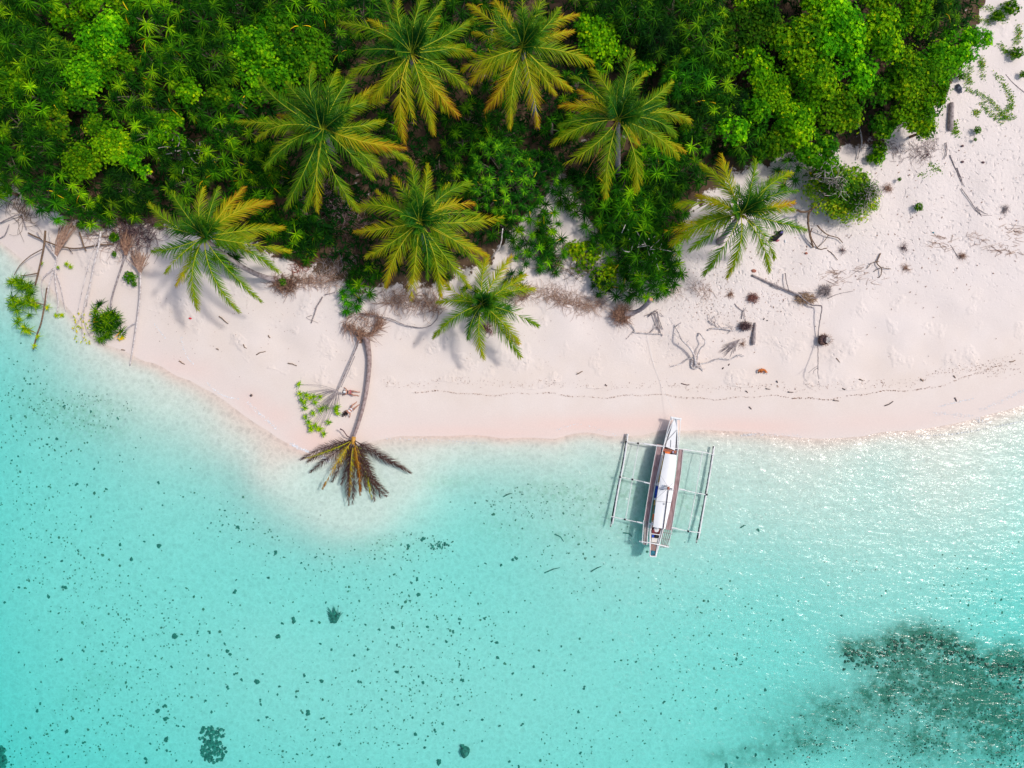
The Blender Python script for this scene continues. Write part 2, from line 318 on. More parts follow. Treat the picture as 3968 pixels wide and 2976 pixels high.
# ------------------------------------------------------------------ plant materials
M_FROND = leafmat('coconut_leaflet', [(0, (.004,.05,.006)), (.25, (.015,.12,.006)), (.45, (.10,.26,.005)), (.62, (.27,.38,.005)), (.78, (.52,.44,.006)), (.9, (.50,.26,.010)), (1, (.26,.08,.015))], trans=.38, rough=.45, spec=.12)
M_RIB = leafmat('frond_midrib', [(0, (.14,.26,.02)), (.5, (.42,.46,.02)), (.8, (.62,.46,.02)), (1, (.50,.22,.03))], trans=.1, spec=.1)
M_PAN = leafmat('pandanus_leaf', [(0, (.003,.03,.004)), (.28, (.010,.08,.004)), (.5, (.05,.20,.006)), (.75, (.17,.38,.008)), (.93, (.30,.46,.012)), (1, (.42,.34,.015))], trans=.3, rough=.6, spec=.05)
M_BRO = leafmat('broad_leaf', [(0, (.008,.07,.004)), (.4, (.04,.17,.004)), (.75, (.13,.30,.006)), (.95, (.30,.42,.010)), (1, (.5,.36,.015))], trans=.35, rough=.7, spec=.04)
M_BARK = mat('grey_bark', (.20,.15,.12), (.08,.06,.05), 6, .9, .5, stretch=(1,1,3))
M_PALMBARK = mat('palm_bark', (.42,.36,.36), (.24,.19,.19), 5, .9, .6, stretch=(1,1,1))
M_BRANCH = mat('brown_branch', (.24,.15,.09), (.11,.07,.05), 9, .9, .4)
M_ROOT = mat('dry_root', (.42,.25,.17), (.16,.08,.055), 7, .95, .3)
M_TWIG = mat('bleached_wood', (.74,.68,.65), (.42,.35,.33), 6, .9, .4)
M_GREYWOOD = mat('grey_driftwood', (.42,.36,.35), (.20,.16,.16), 5, .9, .4)
M_DEADLEAF = leafmat('dead_leaf', [(0, (.02,.010,.012)), (.5, (.08,.03,.02)), (1, (.45,.17,.03))], trans=.1)
NF = [0]
def strap(mb, base, d, L, wd, droop, t0, seg=3, twist=0.0, t1=None):   # narrow leaf from base along d with droop
    d = d.normalized(); side = d.cross(Vector((0, 0, 1)))
    if side.length < .05: side = Vector((1, 0, 0))
    side = side.normalized(); prev = None; p = Vector(base); v = Vector(d)
    side = Matrix.Rotation(twist, 3, d) @ side
    for i in range(seg + 1):
        t = i / seg; ww = wd * (1.0 if i == 0 else (1 - t) ** .6 + .04) * .5
        mb.tint = t0 + ((t1 if t1 is not None else t0) - t0) * t
        a, b = mb.add(p - side * ww), mb.add(p + side * ww)
        if prev: mb.f.append((prev[0], prev[1], b, a))
        prev = (a, b)
        v = (v + Vector((0, 0, -droop / seg))).normalized(); p = p + v * (L / seg)
def frond(parent, org, C, T, base_t, rr, arch=.16, bend=0.0, dense=64, wid=1.0, leaf=1.0, dead=False, nm='frond', crownpt=None):
    """C crown point, T tip (world)"""
    d = T - C; L = d.length; hd = Vector((d.x, d.y, 0)); hl = max(hd.length, .3); sidev = Vector((-hd.y, hd.x, 0)).normalized()
    mid = C + d * .5 + Vector((0, 0, L * arch)) + sidev * bend * L
    P = bez(C, mid, T, 22); m = len(P)
    mb = MB(); rb = MB()
    for i in range(m - 1):   # rib with tint along it
        pass
    rb.tint = min(1, base_t * .9 + .1)
    rb.tube([p - org for p in P], [.040 - .032 * (i / (m-1)) for i in range(m)], 4)
    cum = [0.0]
    for i in range(1, m): cum.append(cum[-1] + (P[i] - P[i-1]).length)
    tot = cum[-1]
    def at(s):
        s = s * tot; i = 1
        while i < m - 1 and cum[i] < s: i += 1
        k = (s - cum[i-1]) / max(cum[i] - cum[i-1], 1e-6)
        return P[i-1].lerp(P[i], k), (P[i] - P[i-1]).normalized()
    n = int(dense * max(.6, min(1.1, tot / 5.0)))
    gap = rr.choice((0, 0, .55)); gs = rr.uniform(.3, .9)
    for s_ in (-1, 1):
        for k in range(n):
            s = .13 + .87 * (k + rr.uniform(-.25, .25)) / n; s = min(max(s, .1), 1)
            if rr.random() < .06 + gap * (1 if abs(s - gs) < .12 else 0): continue
            p, tg = at(s); sd = tg.cross(Vector((0, 0, 1)))
            sd = sd.normalized() * s_ if sd.length > .05 else sidev * s_
            up = sd.cross(tg) * s_
            ln = leaf * (.30 + .95 * math.sin(math.pi * min(1, (s * .82 + .16))) ** .8) * rr.uniform(.85, 1.1) * min(1.0, .35 + tot / 6.5)
            sw = R(38 + 32 * s + rr.uniform(-7, 7))
            dd = sd * math.cos(sw) + tg * math.sin(sw) + Vector((0, 0, rr.uniform(.0, .22)))
            tt = base_t + rr.uniform(-.10, .10) + (s - .5) * .30
            strap(mb, p - org, dd, ln, .052 * wid, rr.uniform(.5, 1.25), max(0, min(1, tt)), 3, rr.uniform(-.7, .7), max(0, min(1, tt + .16)))
    mm = M_DEADLEAF if dead else M_FROND
    if dense < 10: return link('bare_stalk', rb.mesh('bare_stalk', M_DEADLEAF, True), parent)
    o = link(nm, mb.mesh('frond', mm), parent); r = link('midrib', rb.mesh('midrib', M_DEADLEAF if dead else M_RIB, True), o)
    return o
def palm_trunk(base, top, bow, r0=.20, r1=.13):
    mid = base.lerp(top, .5) + bow; P = bez(base, mid, top, 40); mb = MB()
    rad = []
    for i in range(40):
        t = i / 39; r = r0 + (r1 - r0) * t + .16 * math.exp(-t * 22) + (.014 if i % 2 else 0); rad.append(r)
    mb.tube(P, rad, 10); return mb
def palm(cpx, cz, bpx, tips, label, seed, young=6, ydir=(.3, 1), bow=Vector((0,0,0)), tint=.5, r0=.2, yl=1.5, group='coconut palms leaning over the beach'):
    rr = random.Random(seed); C = W(cpx[0], cpx[1], cz); B = G(*bpx); B.z -= .1
    root = thing('coconut_palm', B); tag(root, label, 'palm tree', group)
    tb = palm_trunk(B, C - Vector((0, 0, .15)), bow, r0); tr = part('trunk', tb, M_PALMBARK, root, True)
    # crown shaft fibres and a few nuts
    fb = MB()
    for k in range(26):
        a = rr.uniform(0, 6.28); d = Vector((math.cos(a), math.sin(a), rr.uniform(-.2, 1.0))); fb.tint = rr.uniform(.3, 1)
        strap(fb, C + Vector((0, 0, -.25)), d, rr.uniform(.35, .75), .11, .5, fb.tint, 2)
    part('leaf_sheath', fb, M_DEADLEAF, root)
    for tp in tips:
        x, y = tp[0], tp[1]; kind = tp[2] if len(tp) > 2 else ''
        f = W(x, y, cz) - C; Lh = f.length
        dz = -.10 * Lh - .02 * Lh * Lh + rr.uniform(-.2, .2)
        if 'u' in kind: dz = .25 * Lh
        T = W(x, y, max(cz + dz, .9))
        bt = tint - .085 + rr.uniform(-.09, .07); 
        if 'y' in kind: bt += .16
        if 'o' in kind: bt += .27
        if 'g' in kind: bt -= .12
        a = math.atan2(f.y, f.x); 
        st = C + Vector((math.cos(a), math.sin(a), 0)) * .12
        if 'n' in kind:
            frond(root, B, st, T, .85, rr, .1, 0, 8, leaf=.4, dead=True)
        else:
            frond(root, B, st, T, bt, rr, rr.uniform(.08, .32), rr.uniform(-.18, .18), leaf=rr.uniform(.76, 1.04))
    for k in range(young + 5):
        a = math.atan2(ydir[1], ydir[0]) + (rr.uniform(-1.2, 1.2) if k < young else rr.uniform(-3.1, 3.1)); l = rr.uniform(.6, 1.3) * yl * (1 if k < young else .75)
        T = C + Vector((math.cos(a) * l, math.sin(a) * l, rr.uniform(1.2, 2.6)))
        frond(root, B, C + Vector((rr.uniform(-.1,.1), rr.uniform(-.1,.1), 0)), T, tint - .30 + rr.uniform(-.06, .06), rr, .0, rr.uniform(-.15, .15), 52, leaf=.85)
    return root
PALMS = [
 ((1591,205), 10.5, (1608,300), [(1318,90),(1427,75,'y'),(1487,-25),(1542,-20),(1646,-25),(1716,5),(1696,60,'y'),(1835,70),(1845,214,'y'),(1800,172),(1820,348,'y'),(1775,448,'o'),(1716,428),(1681,522,'o'),(1606,477,'y'),(1567,552,'oo'),(1477,383),(1432,393,'y'),(1355,275),(1383,199,'g'),(1470,140)],
  'left of the two tall coconut palms whose fronds reach the photo top edge', 11),
 ((2024,184), 11, (2085,500), [(1815,15,'y'),(1790,268,'y'),(1820,318,'o'),(1880,428,'o'),(1830,124,'y'),(1975,497,'y'),(2084,492,'o'),(2154,368,'y'),(2218,348,'y'),(2298,244,'y'),(2223,119,'y'),(2243,55,'y'),(2168,30),(2104,-25),(2020,-35),(1905,-15,'y'),(1957,268,'y'),(2140,290)],
  'right of the two tall coconut palms whose fronds reach the photo top edge', 12),
 ((1250,497), 9.5, (1290,585), [(910,469,'y'),(987,542,'y'),(1025,651),(1050,591),(1104,806),(1179,816),(1228,820,'o'),(1390,815),(1447,695),(1492,681),(1577,617),(1572,572,'o'),(1532,552),(1492,465,'y'),(1502,388,'y'),(1467,323,'o'),(1375,278),(1308,270),(1213,239),(1104,318),(1000,298),(1025,353),(1074,447,'o'),(1150,340,'g')],
  'widest coconut palm, its long fronds spread over dry twigs left of centre', 13),
 ((2397,462), 9, (2395,690), [(2452,194),(2507,278),(2606,313),(2581,393,'g'),(2591,432,'o'),(2676,467,'y'),(2621,522),(2656,587,'y'),(2631,607,'y'),(2467,741,'y'),(2347,766,'y'),(2263,681,'n'),(2188,631,'y'),(2134,562,'y'),(2163,487),(2168,410,'o'),(2218,298),(2238,348,'o'),(2288,263,'y'),(2472,562,'o'),(2400,300,'g')],
  'coconut palm with one bare red stalk, above the spiky thicket right of centre', 14),
 ((1626,860), 7.5, (1650,960), [(1587,617),(1656,634,'y'),(1522,686,'o'),(1458,738,'y'),(1367,807,'y'),(1371,897,'o'),(1415,996,'y'),(1492,1117,'y'),(1591,1168,'y'),(1656,1082,'g'),(1707,1151,'y'),(1824,1117,'y'),(1867,1039),(1884,988,'y'),(1944,841,'y'),(1854,831),(1837,790,'o'),(1824,708),(1738,708,'y'),(1560,890),(1600,960,'g')],
  'coconut palm in the middle of the beach edge above the curved dry root', 15),
 ((789,920), 6, (1065,1083), [(575,788),(661,742),(788,725,'y'),(846,725),(945,725,'o'),(997,777,'y'),(1054,782,'o'),(1101,881,'y'),(1124,973,'y'),(985,910,'y'),(1078,1054),(1014,1170),(927,1210),(765,1199),(679,1106,'y'),(638,1060),(586,973),(600,870,'g'),(720,800,'g')],
  'coconut palm with a bowed grey trunk leaning left over the white sand', 16),
 ((2872,826), 7.5, (2790,935), [(2714,635,'y'),(2796,596,'o'),(2927,613),(3069,667),(3096,738,'g'),(3080,782,'o'),(3080,815),(3127,891),(2982,1055),(3004,1000),(2818,1077,'y'),(2725,1066),(2670,973),(2599,946,'y'),(2583,894,'o'),(2624,796,'y'),(2698,755,'o'),(2703,859),(2990,690,'g')],
  'coconut palm over the open sand beside a black bag', 17),
 ((1867,1177), 4.2, (1845,1205), [(1677,1311),(1690,1173,'y'),(1703,1082,'y'),(1888,988,'y'),(1983,992,'y'),(2039,1065,'y'),(2074,1121,'y'),(2086,1263),(2018,1384),(2013,1332,'y'),(1875,1392,'y'),(1815,1315,'g'),(1960,1180,'g'),(1800,1220,'g')],
  'smallest coconut palm, standing alone lowest on the sand', 18)]
for i, (c_, z_, b_, tips, lab, sd) in enumerate(PALMS):
    palm(c_, z_, b_, tips, lab, sd, young=[7,7,7,6,7,6,6,4][i], ydir=[(.1,1),(.2,1),(.6,.9),(.4,1),(.4,.9),(.6,.8),(.7,.8),(.6,.5)][i], bow=[Vector((0,0,0))]*5+[Vector((.4,-1.0,-.4)),Vector((0,0,0)),Vector((0,0,0))] and ([Vector((0,0,0))]*5+[Vector((.2,-1.1,-.2)),Vector((0,0,0)),Vector((0,0,0))])[i], yl=[1.5,1.6,1.9,1.4,1.5,1.4,1.4,.9][i], tint=[.47,.52,.47,.47,.48,.50,.47,.46][i])
# ------------------------------------------------------------------ crowns
def rosette(mb, c, up, n, L, wd, rr, t0, droop=.9):
    ax_ = up.normalized(); u = ax_.orthogonal().normalized(); v = ax_.cross(u)
    for k in range(n):
        a = 2.399 * k + rr.uniform(-.2, .2); e = (k + .5) / n     # e: 0 young upright .. 1 old flat
        d = (u * math.cos(a) + v * math.sin(a)) * (.25 + e) + ax_ * (1.05 - .95 * e)
        strap(mb, c, d, L * rr.uniform(.75, 1.1) * (.65 + .45 * e), wd, droop * rr.uniform(.5, 1.1), min(1, max(0, t0 + rr.uniform(-.2, .2) - .12 * e + (.9 if rr.random() < .004 else 0))), 3)
def crown_points(r, hgt, sp, rr, shell=1.0):
    pts = []; tries = 0
    lob = [(rr.uniform(0, 6.28), rr.choice((2, 3, 4)), rr.uniform(.05, .16)) for _ in range(3)]
    while tries < 1500:
        tries += 1; a = rr.uniform(0, 6.28); q = math.sqrt(rr.random())
        rim = r * (1 + sum(k * math.sin(m * a + p) for p, m, k in lob))
        x, y = math.cos(a) * q * rim, math.sin(a) * q * rim
        z = hgt * math.sqrt(max(0, 1 - q * q)) * rr.uniform(.75, 1.12)
        p = Vector((x, y, z))
        if all((p - o).length > sp for o in pts): pts.append(p)
    return pts
PAN, BRO = {}, {}
def limbs(pts, r, hgt, rr, rad=.07):
    mb = MB(); hub = Vector((0, 0, -hgt * .35)); mb.tube([Vector((0, 0, -3.2)), Vector((rr.uniform(-.15,.15), rr.uniform(-.15,.15), -1.6)), hub], [rad*2.0, rad*1.7, rad*1.4], 7)
    for p in pts:
        m = hub.lerp(p, .55) + Vector((rr.uniform(-.15,.15), rr.uniform(-.15,.15), -.15 * r)); P = bez(hub, m, p - Vector((0,0,.04)), 6)
        mb.tube(P, taper(rad, rad * .4, 6), 5)
    return mb
def pan_proto(r, seed, sp=.74, L=.85):
    rr = random.Random(seed); mb = MB(); h = r * .8; pts = crown_points(r, h, sp, rr)
    for p in pts:
        up = Vector((p.x * .55 / r, p.y * .55 / r, .8)); rosette(mb, p, (up + Vector((rr.uniform(-.5,.5), rr.uniform(-.5,.5), 0))), 38, L * 1.12, .058, rr, rr.uniform(.05, .62), 2.1)
    return mb.mesh('pandanus_leaves', M_PAN), limbs(pts[::2], r, h, rr).mesh('pandanus_trunk', M_BARK, True)
def bro_proto(r, seed, leaf=.17, dens=1.0):
    rr = random.Random(seed); mb = MB(); h = r * .85
    sub = [(Vector((math.cos(a) * q * r * .72, math.sin(a) * q * r * .72, h * rr.uniform(.25, .75) * (1 - q * .6))), r * rr.uniform(.18, .36)) for a, q in [(rr.uniform(0, 6.28), math.sqrt(rr.random())) for _ in range(int(12 + r * 7))]]
    for c, q in sub:
        tl = rr.uniform(.15, .72); n = int(q * q * 4 * 50 * dens)
        for _ in range(n):
            th = rr.uniform(0, 6.28); cz = rr.uniform(-.25, 1); s_ = math.sqrt(1 - cz * cz)
            d = Vector((s_ * math.cos(th), s_ * math.sin(th), cz)); k = rr.uniform(.5, 1.05) if rr.random() < .75 else rr.uniform(1.0, 1.45); p = c + Vector((d.x * q * k, d.y * q * k, d.z * q * .75 * k))
            up = (d + Vector((0, 0, .7))).normalized(); u = up.orthogonal().normalized(); v = up.cross(u); a0 = rr.uniform(0, 6.28); t = min(1, max(0, tl + rr.uniform(-.28, .2)))
            for j in range(5):
                a = a0 + j * 1.2566; dd = (u * math.cos(a) + v * math.sin(a)) * rr.uniform(.8, 1.1) + up * rr.uniform(.1, .7); l = leaf * rr.uniform(.75, 1.2)
                sd = dd.cross(up).normalized() * l * .30; dd = dd.normalized() * l
                mb.tint = min(1, max(0, t + rr.uniform(-.08, .08) + (.4 if rr.random() < .002 else 0)))
                mb.quad(p, p + dd * .5 + sd, p + dd + Vector((0, 0, -l * .12)), p + dd * .5 - sd)
    return mb.mesh('broad_leaves', M_BRO), limbs([c for c, q in sub], r, h, rr, .06).mesh('shrub_trunk', M_BRANCH, True)
for i, r in enumerate((.55, .9, 1.3, 1.7, 2.1)):
    PAN[r] = [pan_proto(r, 40 + i * 3 + k, L=.70 + .13 * min(i, 3)) for k in range(2)]
for i, r in enumerate((.6, 1.1, 1.6, 2.1, 2.6)):
    BRO[r] = [bro_proto(r, 70 + i * 3 + k, leaf=[.10,.11,.12,.13,.14][i], dens=1.7) for k in range(2)]
BIGR = {3.1: [pan_proto(3.1, 301, sp=.60, L=.62)]}
FINE = {r: [bro_proto(r, 170 + int(r * 9) + k, leaf=.10, dens=1.6) for k in range(1)] for r in (1.3, 2.1)}
# kind, px, py, radius px, height override, tint class
TREES = """P 258 35 100 5|P 80 150 120 5 y|P 170 215 110 5 y|P 50 300 95 4.6|P 40 60 80 5|B 398 125 120 5.6 b|B 323 262 105 5.2 b|P 562 65 95 6|P 776 60 105 6|B 470 20 75 5.4|P 690 214 105 5.6|P 820 214 110 5.8|B 430 250 95 5.2|P 199 320 85 4.8|P 134 372 85 4.6|B 298 375 75 4.9 b|P 497 358 90 5|P 590 410 85 5|P 845 348 80 5.6|P 915 412 65 5.4|P 790 430 70 5|P 199 465 78 4.5 y|P 50 470 90 4.4|P 150 555 100 4.3|P 358 478 62 4.8|B 413 545 92 4.6 y|B 497 592 66 4.4 b|P 646 505 90 4.8|P 865 500 60 5|P 660 600 80 4.6|P 298 615 92 4.2|B 557 668 46 3.6 b|P 472 716 100 3.6 y|P 711 690 80 3.8|P 258 712 70 3.4|P 164 750 88 3.2 b|P 225 810 60 2.6 b|B 18 735 48 2.4 b|P 40 650 70 3.6|P 930 625 90 3.8|P 840 590 80 4.4|P 770 640 70 4.2|P 945 770 85 3|P 1010 620 75 4|P 1120 900 62 2.2|P 1215 905 62 2.2|P 1160 960 55 2|P 560 500 80 5|P 720 340 75 5.6|P 600 250 80 5.6|P 940 30 80 5.6|P 1060 40 75 5.6|B 900 160 85 5.6 b|B 1000 150 120 5.6 b|B 1110 120 110 5.8 b|B 1190 210 110 5.4 b|B 1080 250 105 5.2 b|B 960 270 80 5.2 b|B 1290 330 60 4.6 b|B 1000 350 60 4.8 b|P 1184 30 85 6|P 1398 40 80 6 d|P 1300 150 70 5 d|P 1770 40 85 6|P 1830 150 80 5.2 d|P 1700 150 60 5|P 1815 455 85 3.6 d|P 1790 540 70 3.4 d|P 990 500 55 4.4|P 1507 480 55 3.6|P 1020 640 70 3.8|P 1000 720 70 3.4|P 1080 700 60 3|R 1972 675 178 4.2|P 1950 520 80 3.6|P 2090 830 60 2.8|P 1960 880 60 3|P 2120 880 45 2.6|P 2045 935 50 2.4 b|P 2100 985 48 2.2 b|P 2030 1000 28 2 b|P 2130 1020 45 1.8 b|P 1410 1080 62 2|P 1358 1140 52 1.8 b|P 1355 1180 40 1.5 b|P 1700 1030 50 2|P 1820 1150 50 1.4|P 1990 1100 50 1.3 b|P 1930 1180 60 1.2|B 2288 80 85 5.8|B 2330 140 100 5.6|P 2472 60 100 6 d|P 2621 30 90 6|P 2755 20 65 6|P 2740 140 105 5.8 y|P 2540 120 100 5.6 d|P 2676 285 100 5 b|P 2780 330 85 4.8|P 2705 375 80 4.6|P 2790 420 70 4.4|B 2497 239 65 4.8 b|B 2410 190 48 5|P 2313 215 60 4.6|P 2240 320 60 4.2 d|P 2208 420 55 3.6|P 2139 497 42 3.4|P 2200 500 45 3|P 2720 480 78 4.4|P 2680 540 60 4|B 2845 500 85 4.8 b|B 2944 415 75 4.8 b|P 2895 560 60 4|P 2546 622 105 4|P 2646 650 85 3.8|P 2422 720 92 3.6|P 2560 730 95 3.6|P 2248 746 95 2.6 d|P 2472 810 100 3.4|P 2390 850 85 3.2|P 2571 824 90 3.4|P 2323 905 60 2.4|P 2497 978 115 3.2|P 2400 960 75 2.8 d|P 2515 1072 100 2.8|P 2425 1120 66 2.4|P 2590 1050 62 2.6|P 2330 1110 45 2 d|P 2600 930 70 3|Y 2248 985 100 2.2|Y 2348 1050 80 2.2|P 2150 960 60 2.2|P 2110 910 40 2.2|B 2943 60 110 6 d|B 3092 134 135 6|B 3266 85 145 6 b|B 3440 105 125 5.8|P 3664 45 75 4.6|B 3738 160 95 4.6 b|B 3664 234 100 4.6 b|B 3813 145 55 3.6 b|B 3166 283 125 5.6|B 3315 259 110 5.2 b|B 3540 283 125 5|B 3266 408 110 4.8|B 3564 408 110 4.4|B 3640 350 75 4|B 3440 480 75 3.8 d|B 3590 490 62 3.6|B 3405 348 85 4.6 b|B 2918 234 100 5.4|B 3092 458 125 4.8|B 3166 557 100 4.2 b|B 3216 632 68 3.6 b|P 2918 537 80 4|P 3057 661 58 3.4|B 3000 560 80 4.4|B 3395 607 45 1.4|B 3000 330 90 5|F 3236 735 125 3.0|F 3325 770 110 2.8|F 3300 690 80 2.6|B 2840 120 90 5.8 d|B 2800 240 80 5.2 d|P 2850 400 70 4.4 d|P 2600 400 70 4.2 d|P 2640 220 75 5 d|P 2380 50 80 5.6 d|P 1940 330 60 3.8 d|P 1700 640 65 3 d|P 1780 700 70 3|P 870 980 60 1.9|P 1180 820 60 2.4|P 1050 870 55 2.4|P 340 820 60 2.2|P 415 800 55 2.4|P 520 790 60 2.4|P 3610 20 80 5|B 3560 60 90 5.4|B 3180 -60 130 6|B 3420 -50 120 6|P 2500 -60 110 6|P 2700 -60 110 6|P 2300 -50 100 6|P 1700 -50 100 6|P 1900 -60 90 6|P 1250 -50 110 6|P 1000 -60 110 6|P 780 -70 110 6|B 560 -60 110 6|P 320 -60 110 6|P 100 -60 110 6|P -70 100 110 5|P -80 300 110 5|P -80 520 100 4.4|P -60 700 80 3.4|B 2950 -60 120 6|B 3650 -60 100 5""".split('|')
def near(d, v): return min(d, key=lambda r: abs(r - v))
LM = [((1591,205),'the left top-edge coconut palm'),((2024,184),'the right top-edge coconut palm'),((1250,497),'the widest coconut palm'),((2397,462),'the red-stalked coconut palm'),((1626,860),'the mid-beach coconut palm'),((789,920),'the bowed coconut palm'),((2872,826),'the coconut palm by the black bag'),((1867,1177),'the smallest coconut palm'),((0,0),'the top-left corner'),((0,450),'the left edge'),((0,800),'the left-hand root fans'),((450,-60),'the top edge at left'),((3850,60),'the top-right creepers'),((2460,1180),'the leaning cut trunk'),((3300,780),'the bare-twigged bush'),((3690,450),'the weathered log'),((3000,-40),'the top edge at right')]
def whereis(px, py):
    best = min(LM, key=lambda l: math.hypot(px - l[0][0], py - l[0][1])); dx, dy = px - best[0][0], py - best[0][1]; d = math.hypot(dx, dy)
    if d < 55: return 'right at ' + best[1]
    a = math.degrees(math.atan2(-dy, dx)) % 360
    w_ = ['right of', 'above right of', 'above', 'above left of', 'left of', 'below left of', 'below', 'below right of'][int((a + 22.5) // 45) % 8]
    return ('just ' if d < 190 else 'well ' if d > 380 else '') + w_ + ' ' + best[1]
recs = []
for s in TREES:
    f = s.split(); k, px, py, r, z = f[0], float(f[1]), float(f[2]), float(f[3]), float(f[4]); tc = f[5] if len(f) > 5 else ''
    if k == 'P' and px < 1000 and py < 620 and len(recs) % 3 == 0 and px > -20: k = 'B'
    recs.append([k, px, py, r, z, tc])
tr_ = random.Random(99); labs = []
for k, px, py, r, z, tc in recs:
    size = 'small' if r < 62 else 'big' if r >= 105 else ''
    tone = {'y': 'yellowish', 'b': 'bright green', 'd': 'dark green', '': 'green'}[tc]
    nm = {'R': 'widest round mid-green pandanus', 'P': 'spiky pandanus', 'B': 'leafy broadleaf tree', 'Y': 'shrub with sparse yellow leaves', 'F': 'bush with bare grey twigs'}[k]
    labs.append(' '.join(f'{size} {tone} {nm} {whereis(px, py)}'.split()).replace('well ', ''))
from collections import defaultdict
grp = defaultdict(list)
for i, l in enumerate(labs): grp[l].append(i)
ORD = ['first', 'second', 'third', 'fourth', 'fifth', 'sixth', 'seventh', 'eighth']
for l, ii in grp.items():
    if len(ii) > 1:
        ii.sort(key=lambda i: recs[i][1])
        for n_, i in enumerate(ii): labs[i] = f'{l}, {ORD[n_]} from left'
for i, (k, px, py, r, z, tc) in enumerate(recs):
    src = {'R': BIGR, 'P': PAN, 'B': BRO, 'Y': FINE, 'F': FINE}[k]; R_ = r * K * (H - z) / H
    key = near(src, R_ * .86); lf, tk = tr_.choice(src[key]); s_ = max(.75, min(1.3, R_ / key)) * (.84 if k == 'P' else .93)
    h_ = key * (.8 if k == 'P' else .85) * s_
    p = W(px, py, z); g = gz(p.x, p.y); base = Vector((p.x, p.y, g - .05))
    o = thing({'R': 'pandanus_tree', 'P': 'pandanus_tree', 'B': 'broadleaf_tree', 'Y': 'yellow_leaved_shrub', 'F': 'twiggy_bush'}[k], base); o.rotation_euler = (0, 0, tr_.uniform(0, 6.28))
    tag(o, labs[i], 'tree' if k in 'PBR' else 'shrub', {'R': 'pandanus trees of the beach thicket', 'P': 'pandanus trees of the beach thicket', 'B': 'broadleaf trees of the coastal forest', 'Y': 'yellow-leaved shrubs', 'F': 'twiggy bushes by the right-hand sand'}[k])
    c = link('crown', lf, o); c.location = (0, 0, max(z - h_ * .6 - base.z, .25)); c.scale = (s_, s_, s_)
    t = link('trunk', tk, o); t.location = c.location; t.scale = (s_, s_, max(.3, (c.location.z + .1) / 3.2))
    v = tr_.uniform(.8, 2.1) if k == 'P' else tr_.uniform(.9, 2.1)
    c.color = {'y': (1.9*v, 1.25*v, .9, 1), 'b': (1.45*v, 1.4*v, 1.0, 1), 'd': (.6*v, .6*v, .8, 1), '': (1.5*v, 1.15*v, .7, 1)}[tc]
    if k == 'Y': c.color = (2.6, 1.7, .8, 1)
    if k == 'F': c.color = (3.0, 1.9, 3.0, 1)
    if k == 'R': c.color = (2.3, 2.0, 1.5, 1)
# low undergrowth under the trees, leaf tint darkened to paint shade into crown gaps
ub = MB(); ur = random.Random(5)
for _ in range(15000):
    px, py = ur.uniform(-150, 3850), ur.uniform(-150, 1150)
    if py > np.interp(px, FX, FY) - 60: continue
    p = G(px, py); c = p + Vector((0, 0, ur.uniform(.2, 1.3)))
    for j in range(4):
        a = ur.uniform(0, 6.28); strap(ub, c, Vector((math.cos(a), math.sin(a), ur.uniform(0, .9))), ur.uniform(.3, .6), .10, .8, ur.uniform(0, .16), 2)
tag(link('undergrowth', ub.mesh('undergrowth', M_PAN)), 'tangled undergrowth, coloured dark like shade, beneath the forest crowns', 'undergrowth', kind='stuff')
# ------------------------------------------------------------------ boat
def paint(name, col, dirt=.25, sc_=3.0, rough=.45): return mat(name, col, tuple(c * (1 - dirt) for c in col), sc_, rough, .15, 30, edge=(.28, .5))
M_WHITE = paint('white_paint', (.80,.80,.80), .12); M_ROOF = paint('white_canopy', (.86,.86,.86), .06, 1.5)
M_PLANK = mat('weathered_plank', (.42,.29,.29), (.24,.15,.15), 2.5, .8, .3, stretch=(4,.6,1)); M_SLAT = mat('grey_slat', (.40,.36,.34), (.22,.18,.17), 3, .8, .3, stretch=(4,.6,1))
M_HULLIN = mat('hull_inside', (.16,.10,.09), (.06,.05,.05), 4, .8); M_RED = mat('red_brown_paint', (.42,.15,.10), None, 4, .6); M_ORANGE = mat('orange_cloth', (.85,.20,.05), None, 4, .7)
M_YEL = mat('ochre_board', (.55,.36,.06), None, 3, .6); M_BLUE = mat('blue_panel', (.02,.09,.55), None, 3, .5); M_TEAL = mat('teal_paint', (.03,.30,.36), None, 3, .5); M_BLACK = mat('black_rubber', (.02,.02,.022), None, 3, .7); M_GREYM = mat('grey_metal', (.35,.36,.38), None, 8, .5)
M_BAMB = mat('painted_bamboo', (.78,.77,.76), (.45,.42,.40), 2.2, .6, .2, stretch=(1,.35,1), edge=(.30,.42)); M_ALGAE = mat('barnacled_bamboo', (.55,.53,.50), (.03,.03,.025), 2.4, .9, .4, edge=(.46,.54))
def B(x, y, z=0.0): return W(2300 + x / 2.553, 1550 + y / 2.553, z * .74)
bo = B(690, 860, 0); boat = thing('outrigger_boat', bo)
tag(boat, 'long narrow white-roofed outrigger boat moored bow-first at the sand', 'boat')
def bp(name, mb, m, parent=None, smooth=False): return part(name, mb, m, parent or boat, smooth)
